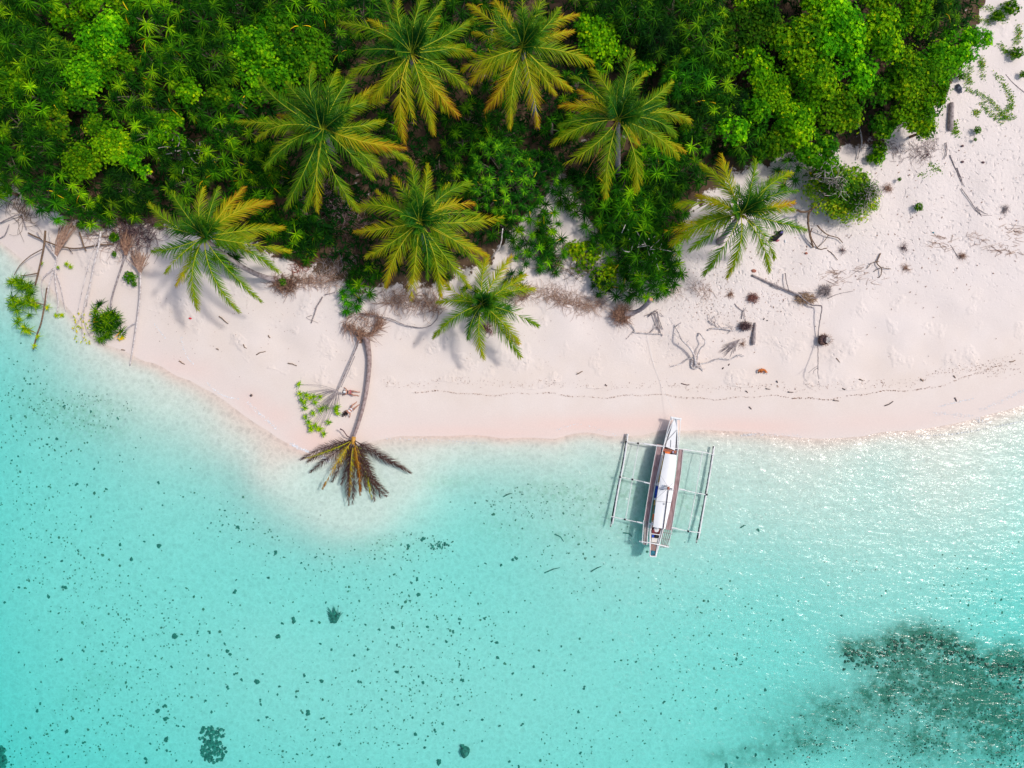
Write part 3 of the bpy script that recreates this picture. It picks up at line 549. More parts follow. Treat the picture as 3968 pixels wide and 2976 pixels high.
# hull: cross-sections from bow to stern: (centre x, y, half width, gunwale z, keel z)
SEC = [(812,182,8,1.45,1.1),(800,240,24,1.32,.35),(782,340,48,1.18,-.1),(762,470,66,1.08,-.28),(735,640,76,1.0,-.35),(703,850,78,.95,-.38),(668,1060,70,.95,-.38),(630,1260,60,1.0,-.35),(606,1400,46,1.06,-.25),(585,1548,29,1.18,.05)]
mb = MB(); n = 9; prev = None; axv = (B(585,1548) - B(812,182)).normalized(); lat = Vector((-axv.y, axv.x, 0))
def hullpt(s, k, inset=0.0, lift=0.0):
    x, y, hw, zg, zk = s; c = B(x, y, zg); w_ = hw / 2.553 * K - inset; t = -1 + 2 * k / (n - 1)
    zz_ = zk + lift + (zg - zk - lift) * abs(t) ** 2.4
    return Vector((c.x, c.y, 0)) + lat * (w_ * t * (1 if abs(t) > .99 else .96)) + Vector((0, 0, zz_ * .74))
for inset, lift in ((0, 0), (.05, .06)):
    rings = [[mb.add(hullpt(s, k, inset, lift)) for k in range(n)] for s in SEC]
    for a, b_ in zip(rings, rings[1:]):
        for k in range(n - 1): mb.f.append((a[k], a[k+1], b_[k+1], b_[k]) if lift == 0 else (a[k], b_[k], b_[k+1], a[k+1]))
    if lift == 0: r0 = rings
for e in (0, -1): mb.f.append(tuple(r0[e]))
hull = bp('hull', mb, M_WHITE)
mb = MB()
mb.prism([hullpt(s, 0, .05) * 1 for s in SEC[3:9]] + [hullpt(s, n-1, .05) for s in reversed(SEC[3:9])], -.62, -.58); bp('inner_floor', mb, M_HULLIN, hull)
for k in (0, n-1):
    mb = MB(); mb.tube([hullpt(s, k) + Vector((0,0,.03)) for s in SEC], .045, 6); bp('gunwale', mb, M_WHITE, hull)
mb = MB(); mb.prism([B(797,192,1.36), B(830,196,1.36), B(806,500,1.36), B(714,462,1.36)], -.06, 0); bp('bow_deck', mb, M_WHITE)
for a, b_ in (((735,395),(820,300)),((765,395),(762,470))):
    mb = MB(); mb.tube([B(*a, 1.39), B(*b_, 1.39)], .02, 5); bp('deck_rope', mb, M_GREYM)
mb = MB(); mb.prism([B(690,478,1.17), B(822,500,1.17), B(818,530,1.17), B(684,512,1.17)], -.07, 0); bp('red_thwart', mb, M_RED)
mb = MB(); mb.prism([B(706,508,1.42), B(762,515,1.42), B(752,540,1.42), B(712,534,1.42)], -.22, 0); bp('orange_bundle', mb, M_ORANGE)
mb = MB(); mb.box(B(786,514,1.24), .10, .14, .12); bp('lilac_box', mb, mat('lilac', (.45,.38,.55), None, 4))
mb = MB(); c0, c1 = B(762,172,1.55), B(868,190,1.55); mb.tube([c0, c1], .09, 6); bp('bow_crossbar', mb, M_WHITE)
for x in (775, 858):
    mb = MB(); mb.tube([B(x, 168 if x < 800 else 176, 1.60), B(x + 2, 198 if x < 800 else 206, 1.60)], .05, 6); bp('bow_peg', mb, M_WHITE)
# canopy roof: gently cambered
mb = MB(); q4 = [(708,528,820,545),(672,700,806,712),(640,880,790,895),(612,1060,757,1075),(590,1256,708,1277)]
rws = []
for (x0, y0, x1, y1) in q4:
    row = []
    for k in range(9):
        t = k / 8; row.append((B(x0 + (x1-x0)*t, y0 + (y1-y0)*t, 2.15 + .14 * math.sin(math.pi * t))))
    rws.append(row)
top = [[mb.add(p) for p in r] for r in rws]; bot = [[mb.add(p - Vector((0,0,.05))) for p in r] for r in rws]
for i in range(len(rws)-1):
    for k in range(8):
        mb.f.append((top[i][k], top[i+1][k], top[i+1][k+1], top[i][k+1])); mb.f.append((bot[i][k], bot[i][k+1], bot[i+1][k+1], bot[i+1][k]))
    mb.f.append((top[i][0], bot[i][0], bot[i+1][0], top[i+1][0])); mb.f.append((top[i][8], top[i+1][8], bot[i+1][8], bot[i][8]))
for i in (0, -1):
    for k in range(8): mb.f.append((top[i][k], top[i][k+1], bot[i][k+1], bot[i][k]))
roof = bp('canopy_roof', mb, M_ROOF)
for (x0, y0, x1, y1) in ((640,880,790,895),(621,1000,772,1014)):
    mb = MB(); mb.tube([B(x0 + (x1-x0)*t/8, y0 + (y1-y0)*t/8, 2.175 + .14 * math.sin(math.pi*t/8)) for t in range(9)], .018, 4); bp('roof_seam', mb, M_GREYM, roof)
mb = MB(); mb.tube([B(740,895,2.36), B(716,1080,2.36), B(690,1274,2.32)], .035, 6); bp('furled_boom', mb, mat('dark_line', (.10,.08,.09), None, 6))
mb = MB(); mb.tube([B(697,1028,2.26), B(697,1028,2.34)], .085, 14); vt = bp('roof_vent', mb, M_GREYM, roof)
mb = MB(); mb.tube([B(697,1028,2.345), B(697,1028,2.36)], .05, 12); bp('vent_cap', mb, M_WHITE, roof)
mb = MB(); mb.tube([B(740,880,.3), B(741,876,2.2), B(741,868,3.3)], [.05,.05,.04], 8); mast = bp('mast', mb, M_RED)
mb = MB(); mb.box(B(740,872,3.0), .16, .22, .16); bp('mast_fitting', mb, M_RED, mast)
for x, y in ((712,850),(768,878)):
    mb = MB(); mb.tube([B(x-12, y-4, 2.5), B(x+12, y+4, 2.5)], .06, 8); bp('lamp', mb, M_GREYM, mast)
for x, y in ((660,740),(622,975),(640,858),(788,820)):
    mb = MB(); mb.tube([B(741,868,3.1), B(x, y, 2.2)], .010, 4); bp('stay', mb, M_GREYM, mast)
for x, y in ((713,540),(812,552),(655,860),(788,900),(600,1240),(705,1262)):
    mb = MB(); mb.tube([B(x, y, .9), B(x, y, 2.16)], .03, 6); bp('roof_post', mb, M_WHITE)
# side panels seen beside the canopy
def strip(name, pts, z, th, m): 
    mb = MB(); mb.prism([B(x, y, z + th) for x, y in pts], -th, 0); bp(name, mb, m)
strip('side_board', [(684,600),(692,602),(650,815),(641,813)], 1.0, .10, M_YEL)
strip('side_board', [(604,985),(612,987),(586,1205),(576,1203)], 1.0, .10, M_YEL)
strip('blue_side_panel', [(618,850),(640,853),(622,970),(602,967)], 1.0, .12, M_BLUE)
strip('teal_side_panel', [(606,1040),(616,1042),(602,1125),(593,1123)], 1.05, .12, M_TEAL)
strip('orange_roll', [(588,1130),(600,1132),(592,1190),(580,1188)], 1.05, .2, M_ORANGE)
for x, y in ((625,836),(612,980),(568,1226)): 
    mb = MB(); mb.box(B(x, y, 1.12), .32, .12, .10, -.15); bp('rib_end', mb, M_WHITE)
# walkways with planks; right one turns slatted aft
strip('side_walkway', [(628,436),(686,446),(610,840),(552,1200),(497,1192),(560,800)], 1.02, .05, M_PLANK)
strip('side_walkway', [(845,482),(892,490),(868,720),(815,1000),(770,1290),(712,1280),(770,1000),(812,760)], 1.02, .05, M_PLANK)
mb = MB()
for k in range(5):
    x0, x1 = 645 + k * 22, 668 + k * 13; mb.tube([B(x0 + 48, 1275, 1.03), B(x1 - 5, 1462, 1.03)], .035, 5)
for k in range(3): mb.tube([B(690 - k*9, 1310 + k*60, 1.0), B(780 - k*16, 1325 + k*60, 1.0)], .025, 5)
bp('slatted_platform', mb, M_SLAT)
strip('aft_walkway', [(506,1195),(545,1202),(527,1434),(492,1430)], 1.0, .05, M_SLAT)
mb = MB(); mb.box(B(765,1035,1.11), .12, .55, .04, R(-9)); bp('dark_patch', mb, mat('dark_red_mat', (.16,.05,.05), None, 6))
for pts in (((628,440),(590,640),(545,900),(500,1190)), ((887,488),(862,740),(820,1000),(745,1440))):
    mb = MB(); mb.tube(spline([B(x, y, 1.12) for x, y in pts], 5), .022, 5); bp('walkway_edge', mb, M_BAMB)
for pts in (((765,178),(733,290),(690,470),(640,700),(606,860),(550,1190),(527,1434)), ((862,186),(852,330),(838,470),(822,560)), ((497,1190),(480,1418)), ((560,1235),(556,1400),(560,1548)), ((560,1548),(612,1550)), ((612,1550),(640,1400),(668,1290))):
    mb = MB(); mb.tube(spline([B(x, y, 1.22) for x, y in pts], 5), .032, 6); bp('rail', mb, M_WHITE)
# outrigger frame: beams arch down from the hull to the floats
def arch(name, pts, m=M_BAMB, r=.032, zs=None):
    mb = MB(); P = spline([B(x, y, z) for (x, y), z in zip(pts, zs)], 6); mb.tube(P, r, 7); bp(name, mb, m)
arch('cross_beam', [(312,410),(440,428),(690,458),(850,484),(1078,515),(1197,543)], zs=[.45,.75,1.18,1.18,.75,.45])
arch('cross_beam', [(245,760),(384,786),(555,822)], zs=[.45,.72,1.05]); arch('cross_beam', [(838,878),(1010,918),(1127,938)], zs=[1.05,.72,.45])
arch('cross_beam', [(172,1152),(310,1182),(497,1220)], zs=[.45,.72,1.05]); arch('cross_beam', [(768,1262),(937,1298),(1060,1312)], zs=[1.05,.72,.45])
arch('stern_beam', [(452,1398),(600,1422),(745,1456)], zs=[.95,1.3,.95], r=.05)
for a, b_ in (((500,433),(690,460)),((495,812),(555,826)),((430,1206),(497,1222)),((842,880),(905,893)),((770,1262),(830,1274)),((880,488),(960,500))):
    arch('beam_sleeve', [a, ((a[0]+b_[0])/2, (a[1]+b_[1])/2), b_], M_WHITE, .06, [.98,1.04,1.1])
arch('brace_pole', [(450,412),(384,786),(315,1190)], zs=[.80,.76,.80], r=.028); arch('brace_pole', [(1078,508),(1010,918),(936,1302)], zs=[.80,.76,.80], r=.028)
for off, m_, z_ in ((0, M_ALGAE, .0), (11, M_BAMB, .22)):
    mb = MB(); mb.tube(spline([B(332 + off*.8, 334, .35), B(288 + off, 620, z_+.05), B(235 + off, 880, z_), B(168 + off*1.8, 1254 - off*2.5, z_ + .02)], 8), [.06]*24 + [.04], 8); bp('float', mb, m_)
    mb = MB(); mb.tube(spline([B(1186 - off*0 + (8 if off else 0), 458, .35), B(1140 + off*.8, 740, z_+.05), B(1092 + off*.8, 1010, z_), B(1016 + off*2.0, 1416 - off*4, z_ + .02)], 8), [.06]*24 + [.04], 8); bp('float', mb, m_)
for x, y in ((440,428),(384,786),(310,1182),(937,1298),(320,413),(262,762),(1120,936)):
    mb = MB(); mb.box(B(x, y, .80 if x not in (320,262,1120) else .5), .13, .13, .12, -.15); bp('lashing', mb, M_BLACK)
# stern well
strip('engine_floor', [(572,1262),(662,1276),(650,1338),(572,1330)], .78, .05, mat('dark_red_floor', (.18,.03,.03), None, 5))
mb = MB(); mb.tube([B(622,1282,.9), B(622,1282,1.12)], [.15,.2], 14); bp('white_basin', mb, M_WHITE)
mb = MB(); mb.box(B(588,1298,1.0), .22, .26, .3, .2); bp('engine_box', mb, mat('maroon', (.20,.04,.05), None, 5))
mb = MB(); mb.tube([B(565,1322,1.22), B(655,1334,1.22)], .035, 6); bp('stern_thwart', mb, M_WHITE)
mb = MB(); mb.box(B(586,1345,1.0), .16, .2, .2); bp('blue_can', mb, M_BLUE)
mb = MB(); mb.box(B(626,1346,1.0), .26, .16, .14, -.15); bp('black_crate', mb, M_BLACK)
strip('stern_seat', [(575,1362),(648,1370),(636,1412),(572,1405)], 1.06, .07, paint('cream_paint', (.72,.68,.62)))
strip('stern_deck', [(566,1425),(630,1432),(614,1535),(564,1532)], 1.08, .05, mat('rusty_deck', (.38,.20,.15), (.22,.18,.18), 6, .8, .3))
strip('teal_stern_patch', [(566,1488),(622,1494),(613,1536),(564,1534)], 1.136, .012, mat('teal_stern', (.02,.20,.28), (.02,.08,.12), 7, .6))
strip('transom_trim', [(556,1540),(618,1544),(616,1556),(556,1552)], 1.15, .08, M_WHITE)
mb = MB(); P = [B(818,166,1.5)] + [G(x, y, .04) for x, y in ((2560,1490),(2535,1420),(2505,1290),(2500,1262))]; mb.tube(P, .009, 4)
tag(solo('mooring_rope', mb, M_BAMB, P[-1]), 'thin mooring rope running up the sand from the boat bow', 'rope')
# ------------------------------------------------------------------ people
def skin_obj(name, V, E, rad, m, parent=None, root=0, sub=1):
    me = bpy.data.meshes.new(name); me.from_pydata([tuple(v) for v in V], E, []); me.materials.append(m)
    o = link(name, me, parent); sk = o.modifiers.new('skin', 'SKIN'); sk.use_smooth_shade = True
    for i, sv in enumerate(me.skin_vertices[0].data):
        r = rad[i]; sv.radius = r if hasattr(r, '__len__') else (r, r); sv.use_root = (i == root)
    ss = o.modifiers.new('sub', 'SUBSURF'); ss.levels = sub; ss.render_levels = sub + 1
    return o
def body_graph(J):
    V, E, Rr = [], [], []; ix = {}
    def add(n_, p, r, par=None):
        ix[n_] = len(V); V.append(Vector(p)); Rr.append(r)
        if par: E.append((ix[par], ix[n_]))
    add('pelvis', J['pelvis'], (.13, .105)); add('waist', J['waist'], (.115, .09), 'pelvis'); add('chest', J['chest'], (.135, .10), 'waist'); add('neck', J['neck'], .052, 'chest')
    add('jaw', J['jaw'], .062, 'neck'); add('head', J['head'], .092, 'jaw'); add('crown', J['crown'], .072, 'head')
    fd = J['face']; add('nose', Vector(J['jaw']).lerp(Vector(J['head']), .5) + fd * .10, .016, 'head')
    for s in ('l', 'r'):
        k = 1 if s == 'l' else -1
        side = (Vector(J['sh_l']) - Vector(J['sh_r'])).normalized() * k
        add('ear' + s, Vector(J['head']) + side * .088 - Vector((0, 0, .0)), .014, 'head')
        add('sh' + s, J['sh_' + s], .056, 'chest'); add('el' + s, J['el_' + s], .042, 'sh' + s); add('wr' + s, J['wr_' + s], .028, 'el' + s)
        hd = J['hand_' + s].normalized(); ps = side if abs(hd.dot(side)) < .9 else Vector((0, 0, 1)); ps = (ps - hd * ps.dot(hd)).normalized()
        add('pa' + s, Vector(J['wr_' + s]) + hd * .06, (.034, .018), 'wr' + s)
        for f, (o_, ln) in enumerate(((-.028, .07), (-.009, .082), (.010, .076), (.028, .058))):
            a = Vector(J['wr_' + s]) + hd * .085 + ps * o_; add(f'f{f}a{s}', a, .009, 'pa' + s); add(f'f{f}b{s}', a + hd * ln * .55 - Vector((0, 0, .004)), .008, f'f{f}a{s}'); add(f'f{f}c{s}', a + hd * ln - Vector((0, 0, .014)), .0065, f'f{f}b{s}')
        th = Vector(J['wr_' + s]) + hd * .035 - ps * .032; add('th' + s, th, .010, 'pa' + s); add('ti' + s, th + hd * .045 - ps * .022, .008, 'th' + s)
        add('hi' + s, J['hi_' + s], .088, 'pelvis'); add('kn' + s, J['kn_' + s], .058, 'hi' + s); add('ca' + s, Vector(J['kn_' + s]).lerp(Vector(J['an_' + s]), .35), .054, 'kn' + s); add('an' + s, J['an_' + s], .036, 'ca' + s); add('to' + s, J['to_' + s], (.040, .022), 'an' + s)
    return V, E, Rr, ix
def seated(lean=.0, kl=.38, kr=.36):
    V_ = lambda *a: Vector(a)
    return dict(pelvis=V_(0,0,.13), waist=V_(-.09,0,.30), chest=V_(-.19,0,.47), neck=V_(-.25,0,.60), jaw=V_(-.255,0,.67), head=V_(-.27,0,.76), crown=V_(-.28,0,.82), face=V_(1,0,.1),
      sh_l=V_(-.20,.18,.53), sh_r=V_(-.20,-.18,.53), el_l=V_(-.33,.25,.30), el_r=V_(-.34,-.24,.30), wr_l=V_(-.42,.27,.06), wr_r=V_(-.44,-.25,.06), hand_l=V_(-.9,.2,-.25), hand_r=V_(-.9,-.2,-.25),
      hi_l=V_(.03,.09,.13), hi_r=V_(.03,-.09,.13), kn_l=V_(.36,.14,kl), kn_r=V_(.33,-.17,kr), an_l=V_(.62,.10,.06), an_r=V_(.58,-.15,.06), to_l=V_(.78,.12,.03), to_r=V_(.74,-.20,.03))
M_SKIN = mat('skin', (.50,.26,.18), (.44,.21,.15), 9, .55); M_HAIR = mat('dark_hair', (.025,.015,.014), None, 20, .5)
def garment(name, J, keys, radii, m, parent):
    V = [Vector(J[k]) for k in keys]; E = [(i, i+1) for i in range(len(V)-1)]; return skin_obj(name, V, E, radii, m, parent)
def person(px, py, ang, label, top, bottom, cap, longhair):
    J = seated(); g = G(px, py); root = thing('person', g); root.rotation_euler = (0, 0, ang); tag(root, label, 'person', 'people sitting on the sand')
    V, E, Rr, ix = body_graph(J); skin_obj('body', V, E, Rr, M_SKIN, root, 0)
    V2 = [J['waist'].lerp(J['chest'], .3), J['chest'], J['sh_l'].lerp(J['chest'], .3), J['sh_r'].lerp(J['chest'], .3)]
    skin_obj('top', V2, [(0,1),(1,2),(1,3)], [(.165,.135),(.19,.15),.095,.095], top, root)
    skin_obj('shorts', [J['pelvis'], J['hi_l'], J['hi_l'].lerp(J['kn_l'], .35), J['hi_r'], J['hi_r'].lerp(J['kn_r'], .35), J['pelvis'].lerp(J['waist'], .5)], [(0,1),(1,2),(0,3),(3,4),(0,5)], [(.18,.15),.125,.11,.125,.11,(.16,.14)], bottom, root)
    hv = [J['head'] + Vector((-.015,0,.03)), J['crown'] + Vector((-.02,0,.015)), J['head'] + Vector((-.07,0,-.02))]; hr = [.098,.082,.085]; he = [(0,1),(0,2)]
    if longhair: hv += [J['head'] + Vector((-.15,.01,-.14)), J['head'] + Vector((-.19,.02,-.28))]; hr += [.085,.05]; he += [(2,3),(3,4)]
    skin_obj('hair', hv, he, hr, M_HAIR, root)
    for s in (-1, 1):
        mb = MB(); mb.blob((-.175, s*.033, .755), .012, .014, .009, 1, 0, 8, 5); link('eye', mb.mesh('eye', M_BLACK, True), root)
    mb = MB(); mb.blob((-.195, 0, .685), .012, .026, .007, 1, 0, 8, 5); link('mouth', mb.mesh('mouth', M_RED, True), root)
    if cap:
        mb = MB(); mb.blob((-.285, 0, .885), .085, .085, .045, 2, .03, 14, 6); mb.prism([Vector((-.22,-.06,.87)), Vector((-.12,-.05,.865)), Vector((-.12,.05,.865)), Vector((-.22,.06,.87))], 0, .012); link('cap', mb.mesh('cap', M_WHITE, True), root)
    return root
M_DKTOP = mat('dark_print_cloth', (.05,.03,.05), (.02,.02,.03), 14, .8); M_PINK = mat('pink_cloth', (.55,.16,.20), None, 8, .8); M_WHCL = mat('white_cloth', (.80,.80,.82), (.68,.70,.76), 7, .85)
person(1357, 1520, R(-8), 'person with dark hair, white cap and dark top, sitting by the thin leaning pole', M_DKTOP, M_PINK, True, False)
person(1362, 1588, R(48), 'long-haired person in white top and white shorts sitting beside the fallen palm trunk', M_WHCL, M_WHCL, False, True)
mb = MB(); c = G(1337, 1607); cr = random.Random(4)
for k in range(16): 
    a = cr.uniform(0, 6.3); mb.tint = cr.uniform(0, .6); strap(mb, c + Vector((cr.uniform(-.15,.15), cr.uniform(-.15,.15), .05)), Vector((math.cos(a), math.sin(a), .4)), cr.uniform(.15,.35), .08, .8, mb.tint, 2)
tag(solo('dead_leaf_heap', mb, M_DEADLEAF, c), 'small heap of dark dead leaves beside the person in white', 'leaf heap')
# ------------------------------------------------------------------ dogs, bag
m, nt, o = newmat('dog_fur'); tcn = nd(nt, 'ShaderNodeTexCoord'); sxn = nd(nt, 'ShaderNodeSeparateXYZ'); nt.links.new(tcn.outputs['Object'], sxn.inputs[0])
fy_ = math_n(nt, 'ADD', sxn.outputs[1], math_n(nt, 'MULTIPLY', noise(nt, 9, 3, .6, tcn.outputs['Object']), .10))
r = ramp(nt, [(.0, (.74,.70,.66)), (.44, (.74,.70,.66)), (.50, (.58,.17,.03)), (1, (.50,.13,.025))], math_n(nt, 'ADD', math_n(nt, 'MULTIPLY', fy_, 1.6), .55))
p = nd(nt, 'ShaderNodeBsdfPrincipled', i_Roughness=.8); nt.links.new(r.outputs[0], p.inputs['Base Color']); nt.links.new(p.outputs[0], o.inputs[0]); M_DOG = m
g = G(2953, 1440); dog = thing('dog', g); tag(dog, 'orange-brown and white dog lying curled on the open sand', 'dog')
V_ = lambda x, y, z: Vector((x, y, z))
DV = [V_(.30,-.02,.12), V_(.16,.10,.14), V_(0,.17,.15), V_(-.14,.18,.16), V_(-.24,.15,.20), V_(-.31,.06,.20), V_(-.335,-.03,.15), V_(-.345,-.10,.12),
      V_(.28,-.10,.08), V_(.12,-.12,.06), V_(.24,-.14,.04), V_(.14,-.17,.03), V_(-.12,.02,.06), V_(-.16,-.10,.04), V_(-.02,-.02,.05), V_(-.05,-.14,.03), V_(.38,-.08,.08), V_(.42,-.16,.04), V_(.36,-.22,.03), V_(-.26,.14,.28), V_(-.36,.10,.27)]
DE = [(0,1),(1,2),(2,3),(3,4),(4,5),(5,6),(6,7),(0,8),(8,9),(9,11),(0,10),(3,12),(12,13),(3,14),(14,15),(0,16),(16,17),(17,18),(5,19),(5,20)]
DR = [.085,.085,.09,.10,.065,.065,.045,.028,.055,.032,.03,.02,.045,.025,.045,.025,.025,.02,.012,.018,.018]
skin_obj('body', DV, DE, DR, M_DOG, dog, 2)
mb = MB(); mb.blob((-.345,-.10,.125), .045,.055,.045, 3, .1, 10, 6); mb.blob((-.33,-.05,.15), .055,.06,.05, 3, .1, 10, 6); link('dark_muzzle', mb.mesh('dark_muzzle', M_BLACK, True), dog)
g = G(3008, 917); bag = thing('beach_bag', g); tag(bag, 'black bag with purple flap lying on sand under a coconut palm frond', 'bag'); bag.rotation_euler = (0, 0, R(35))
M_BAG = mat('black_cloth', (.012,.010,.014), None, 8, .8, .3); M_PURP = mat('purple_cloth', (.14,.08,.42), (.08,.04,.22), 9, .7)
mb = MB(); mb.blob((-.12,0,.16), .42,.24,.18, 5, .22, 18, 9); link('bag_body', mb.mesh('bag_body', M_BAG, True), bag)
mb = MB(); mb.blob((.32,.04,.18), .24,.20,.14, 9, .25, 14, 8); link('top_pocket', mb.mesh('top_pocket', M_BAG, True), bag)
mb = MB(); mb.blob((.42,.04,.28), .14,.09,.06, 3, .2, 12, 6); link('purple_flap', mb.mesh('purple_flap', M_PURP, True), bag)
mb = MB(); mb.tube(spline([V_(-.45,-.1,.2), V_(-.62,-.08,.12), V_(-.66,.06,.06), V_(-.5,.12,.15)], 5), .025, 6); link('strap', mb.mesh('strap', M_BAG, True), bag)
mb = MB(); mb.tube(spline([V_(.1,.2,.2), V_(.02,.34,.12), V_(.16,.38,.08), V_(.26,.2,.2)], 5), .03, 6); link('strap', mb.mesh('strap', M_BAG, True), bag)
c = G(3012, 933); mb = MB(); mb.blob(c + V_(0,0,.05), .17,.08,.05, 6, .3, 12, 6, .4); tag(solo('pink_towel', mb, M_PINK, c, True), 'crumpled pink cloth against the black bag', 'cloth')
c = G(3041, 935); mb = MB(); mb.blob(c + V_(0,0,.05), .07,.13,.06, 6, .3, 12, 6, .2); tag(solo('plastic_bottle', mb, M_WHITE, c, True), 'pale crumpled plastic bottle on sand right of the black bag', 'bottle')
c = G(738, 1234); mb = MB(); mb.blob(c + V_(0,0,.05), .13,.07,.05, 6, .12, 12, 6, -.2); tag(solo('red_can', mb, mat('red_paint', (.75,.03,.06), None, 6, .4), c, True), 'tiny bright red can on sand below the bowed palm', 'can')
c = G(975, 1532); mb = MB(); mb.blob(c + V_(0,0,.08), .10,.10,.10, 6, .1, 12, 7); tag(solo('coconut', mb, M_HULLIN, c, True), 'single dark coconut on pink sand by the waterline', 'coconut')
# ------------------------------------------------------------------ driftwood, logs, roots
def wood(name, strokes, label, cat, m=M_TWIG, group=None, wob=.015, n=7):
    """strokes: list of (points[(px,py,height above sand)], r0, r1 in metres); one mesh"""
    rr = random.Random(hash(label) % 9999 if False else sum(map(ord, label))); mb = MB(); f0 = strokes[0][0][0]; org = G(f0[0], f0[1])
    for pts, r0, r1 in strokes:
        P = []
        for q in pts:
            h = q[2] if len(q) > 2 else r0 * .8; P.append(G(q[0], q[1], h))
        P = spline(P, 5); P = [p + Vector((rr.uniform(-1,1), rr.uniform(-1,1), rr.uniform(-.3,.3))) * wob for p in P]
        mb.tube(P, taper(r0, r1, len(P)), n)
    o = solo(name, mb, m, org, True); tag(o, label, cat, group); return o
def from_(x0, y0, s):    # zoom coordinates -> photo pixels
    return lambda *pts: [(x0 + p[0] / s, y0 + p[1] / s, *p[2:]) for p in pts]
z5 = from_(2550, 1120, 4.367)
GD = 'driftwood on the upper sand'
wood('driftwood_tree', [(z5((640,1290,.15),(620,1180,.35),(570,1040,.55),(480,930,.7),(400,860,.75),(350,740,.5),(285,640,.12)), .11,.04), (z5((285,640,.12),(340,600,.4),(388,570,.6)), .045,.03), (z5((400,870,.7),(480,900,.75),(530,860,.95)), .04,.02),
   (z5((650,1260,.2),(680,1100,.35),(720,1010,.45),(800,910,.6),(745,800,.5),(690,745,.15)), .07,.035), (z5((690,745,.15),(680,800,.1)), .05,.03), (z5((600,1160,.3),(520,1180,.25),(400,1260,.2),(255,1305,.3)), .045,.035),
   (z5((700,1270,.1),(860,1240,.15),(960,1200,.3),(1080,1165,.35),(1230,1190,.2),(1380,1110,.25),(1465,1140,.2)), .055,.028), (z5((1330,1150,.22),(1385,1100,.3)), .03,.02), (z5((560,1290,.1),(580,1200,.2),(560,1330,.1)), .06,.05),
   (z5((580,1330,.1),(660,1290,.3),(720,1340,.1),(760,1390,.05)), .05,.03), (z5((560,1320,.15),(650,1350,.25),(700,1290,.2),(740,1260,.1)), .05,.03), (z5((700,1240,.15),(740,1340,.1),(800,1350,.05)), .04,.02), (z5((640,1150,.3),(700,1090,.3),(690,1030,.2)), .03,.02)],
   'bleached uprooted driftwood tree with four long limbs, lower middle sand', 'driftwood', group=GD)
wood('driftwood_branch', [(z5((840,700,.08),(920,665,.12),(1080,670,.15),(1240,695,.1),(1285,700,.06)), .06,.05), (z5((1080,660,.15),(1010,600,.25),(960,560,.25),(890,520,.2),(860,430,.15)), .04,.02), (z5((960,600,.2),(980,500,.35),(1020,430,.3)), .035,.02), (z5((1040,660,.15),(1000,540,.25),(950,500,.3),(990,440,.2)), .03,.015), (z5((1100,650,.1),(1180,650,.15),(1300,630,.15)), .035,.02), (z5((1290,700,.1),(1250,640,.1),(1180,585,.15)), .03,.02), (z5((1280,690,.1),(1220,720,.1),(1180,755,.05)), .03,.02), (z5((860,540,.1),(950,610,.15)), .04,.03)],
   'white forked driftwood branch left of the dark root clump', 'driftwood', group=GD)
wood('driftwood_branch', [(z5((1295,245,.05),(1340,300,.1),(1440,370,.1),(1490,310,.2)), .035,.02), (z5((1435,370,.1),(1410,505,.05)), .03,.025), (z5((1455,370,.15),(1465,470,.12),(1495,560,.1)), .025,.02), (z5((1440,370,.1),(1460,375,.1)), .05,.05)], 'small grey Y-shaped stick above the dark root clump', 'driftwood', M_GREYWOOD, GD)
z3 = from_(1900, 700, 2.011)
wood('driftwood_branch', [(z3((995,1055,.35),(1060,1090,.3),(1105,1130,.2),(1130,1180,.12)), .04,.035), (z3((1110,1180,.1),(1220,1190,.12),(1330,1195,.08),(1340,1210,.05)), .06,.04), (z3((1240,1190,.1),(1280,1150,.2),(1290,1120,.3)), .05,.03), (z3((1060,1235,.05),(1110,1180,.1)), .03,.03)], 'white driftwood branch lying below the leaning cut trunk', 'driftwood', group=GD)
wood('driftwood_bundle', [(z3((1240,1050,.2),(1290,1020,.3),(1320,1100,.2),(1345,1160,.1)), .05,.03), (z3((1270,1030,.3),(1285,1090,.2),(1300,1160,.1)), .045,.03), (z3((1300,1020,.3),(1310,1100,.2),(1325,1180,.1)), .045,.03), (z3((1230,1060,.15),(1260,1040,.3),(1300,1030,.3)), .04,.03), (z3((1200,1055,.1),(1250,1035,.2),(1310,1000,.3)), .03,.02), (z3((1320,1030,.3),(1350,1060,.1)), .03,.02), (z3((1280,1120,.1),(1310,1150,.1),(1330,1195,.1)), .04,.03)], 'grey bundle of broken roots right of the leaning cut trunk', 'driftwood', M_GREYWOOD, GD)
z8 = from_(2820, 1080, 4.608)
wood('fallen_sapling', [(z8((1080,215,.25),(1180,250,.3),(1280,300,.3),(1480,460,.35),(1620,475,.5),(1680,500,.55),(1670,600,.5),(1640,800,.35),(1610,1050,.2),(1612,1300,.45),(1612,1550,.9),(1612,1700,1.0),(1630,1790,.9)), .07,.022), ([(3170,1425,.9),(3156,1434,.8),(3150,1450,.7)], .022,.012), ([(3168,1418,.9),(3150,1430,.85),(3133,1444,.9)], .022,.015), ([(3171,1478,.9),(3176,1492,.8),(3184,1497,.7)], .022,.012)], 'long thin grey sapling arching down the sand past the stump', 'fallen tree', M_GREYWOOD)
wood('fallen_tree', [(from_(2868,700,2.011)((90,737,.1),(230,795,.15),(380,860,.2),(560,915,.25),(640,890,.3)), .09,.06), (from_(2868,700,2.011)((350,720,.1),(362,790,.25),(380,858,.3)), .045,.03), (z8((760,120,.1),(860,150,.2),(990,190,.2)), .03,.02), (z8((1260,245,.3),(1450,245,.3),(1600,260,.3)), .03,.02), (z8((870,60,.1),(880,110,.2)), .03,.02)], 'grey fallen trunk slanting from the palm down to the dry fibre heap', 'fallen tree', M_GREYWOOD)
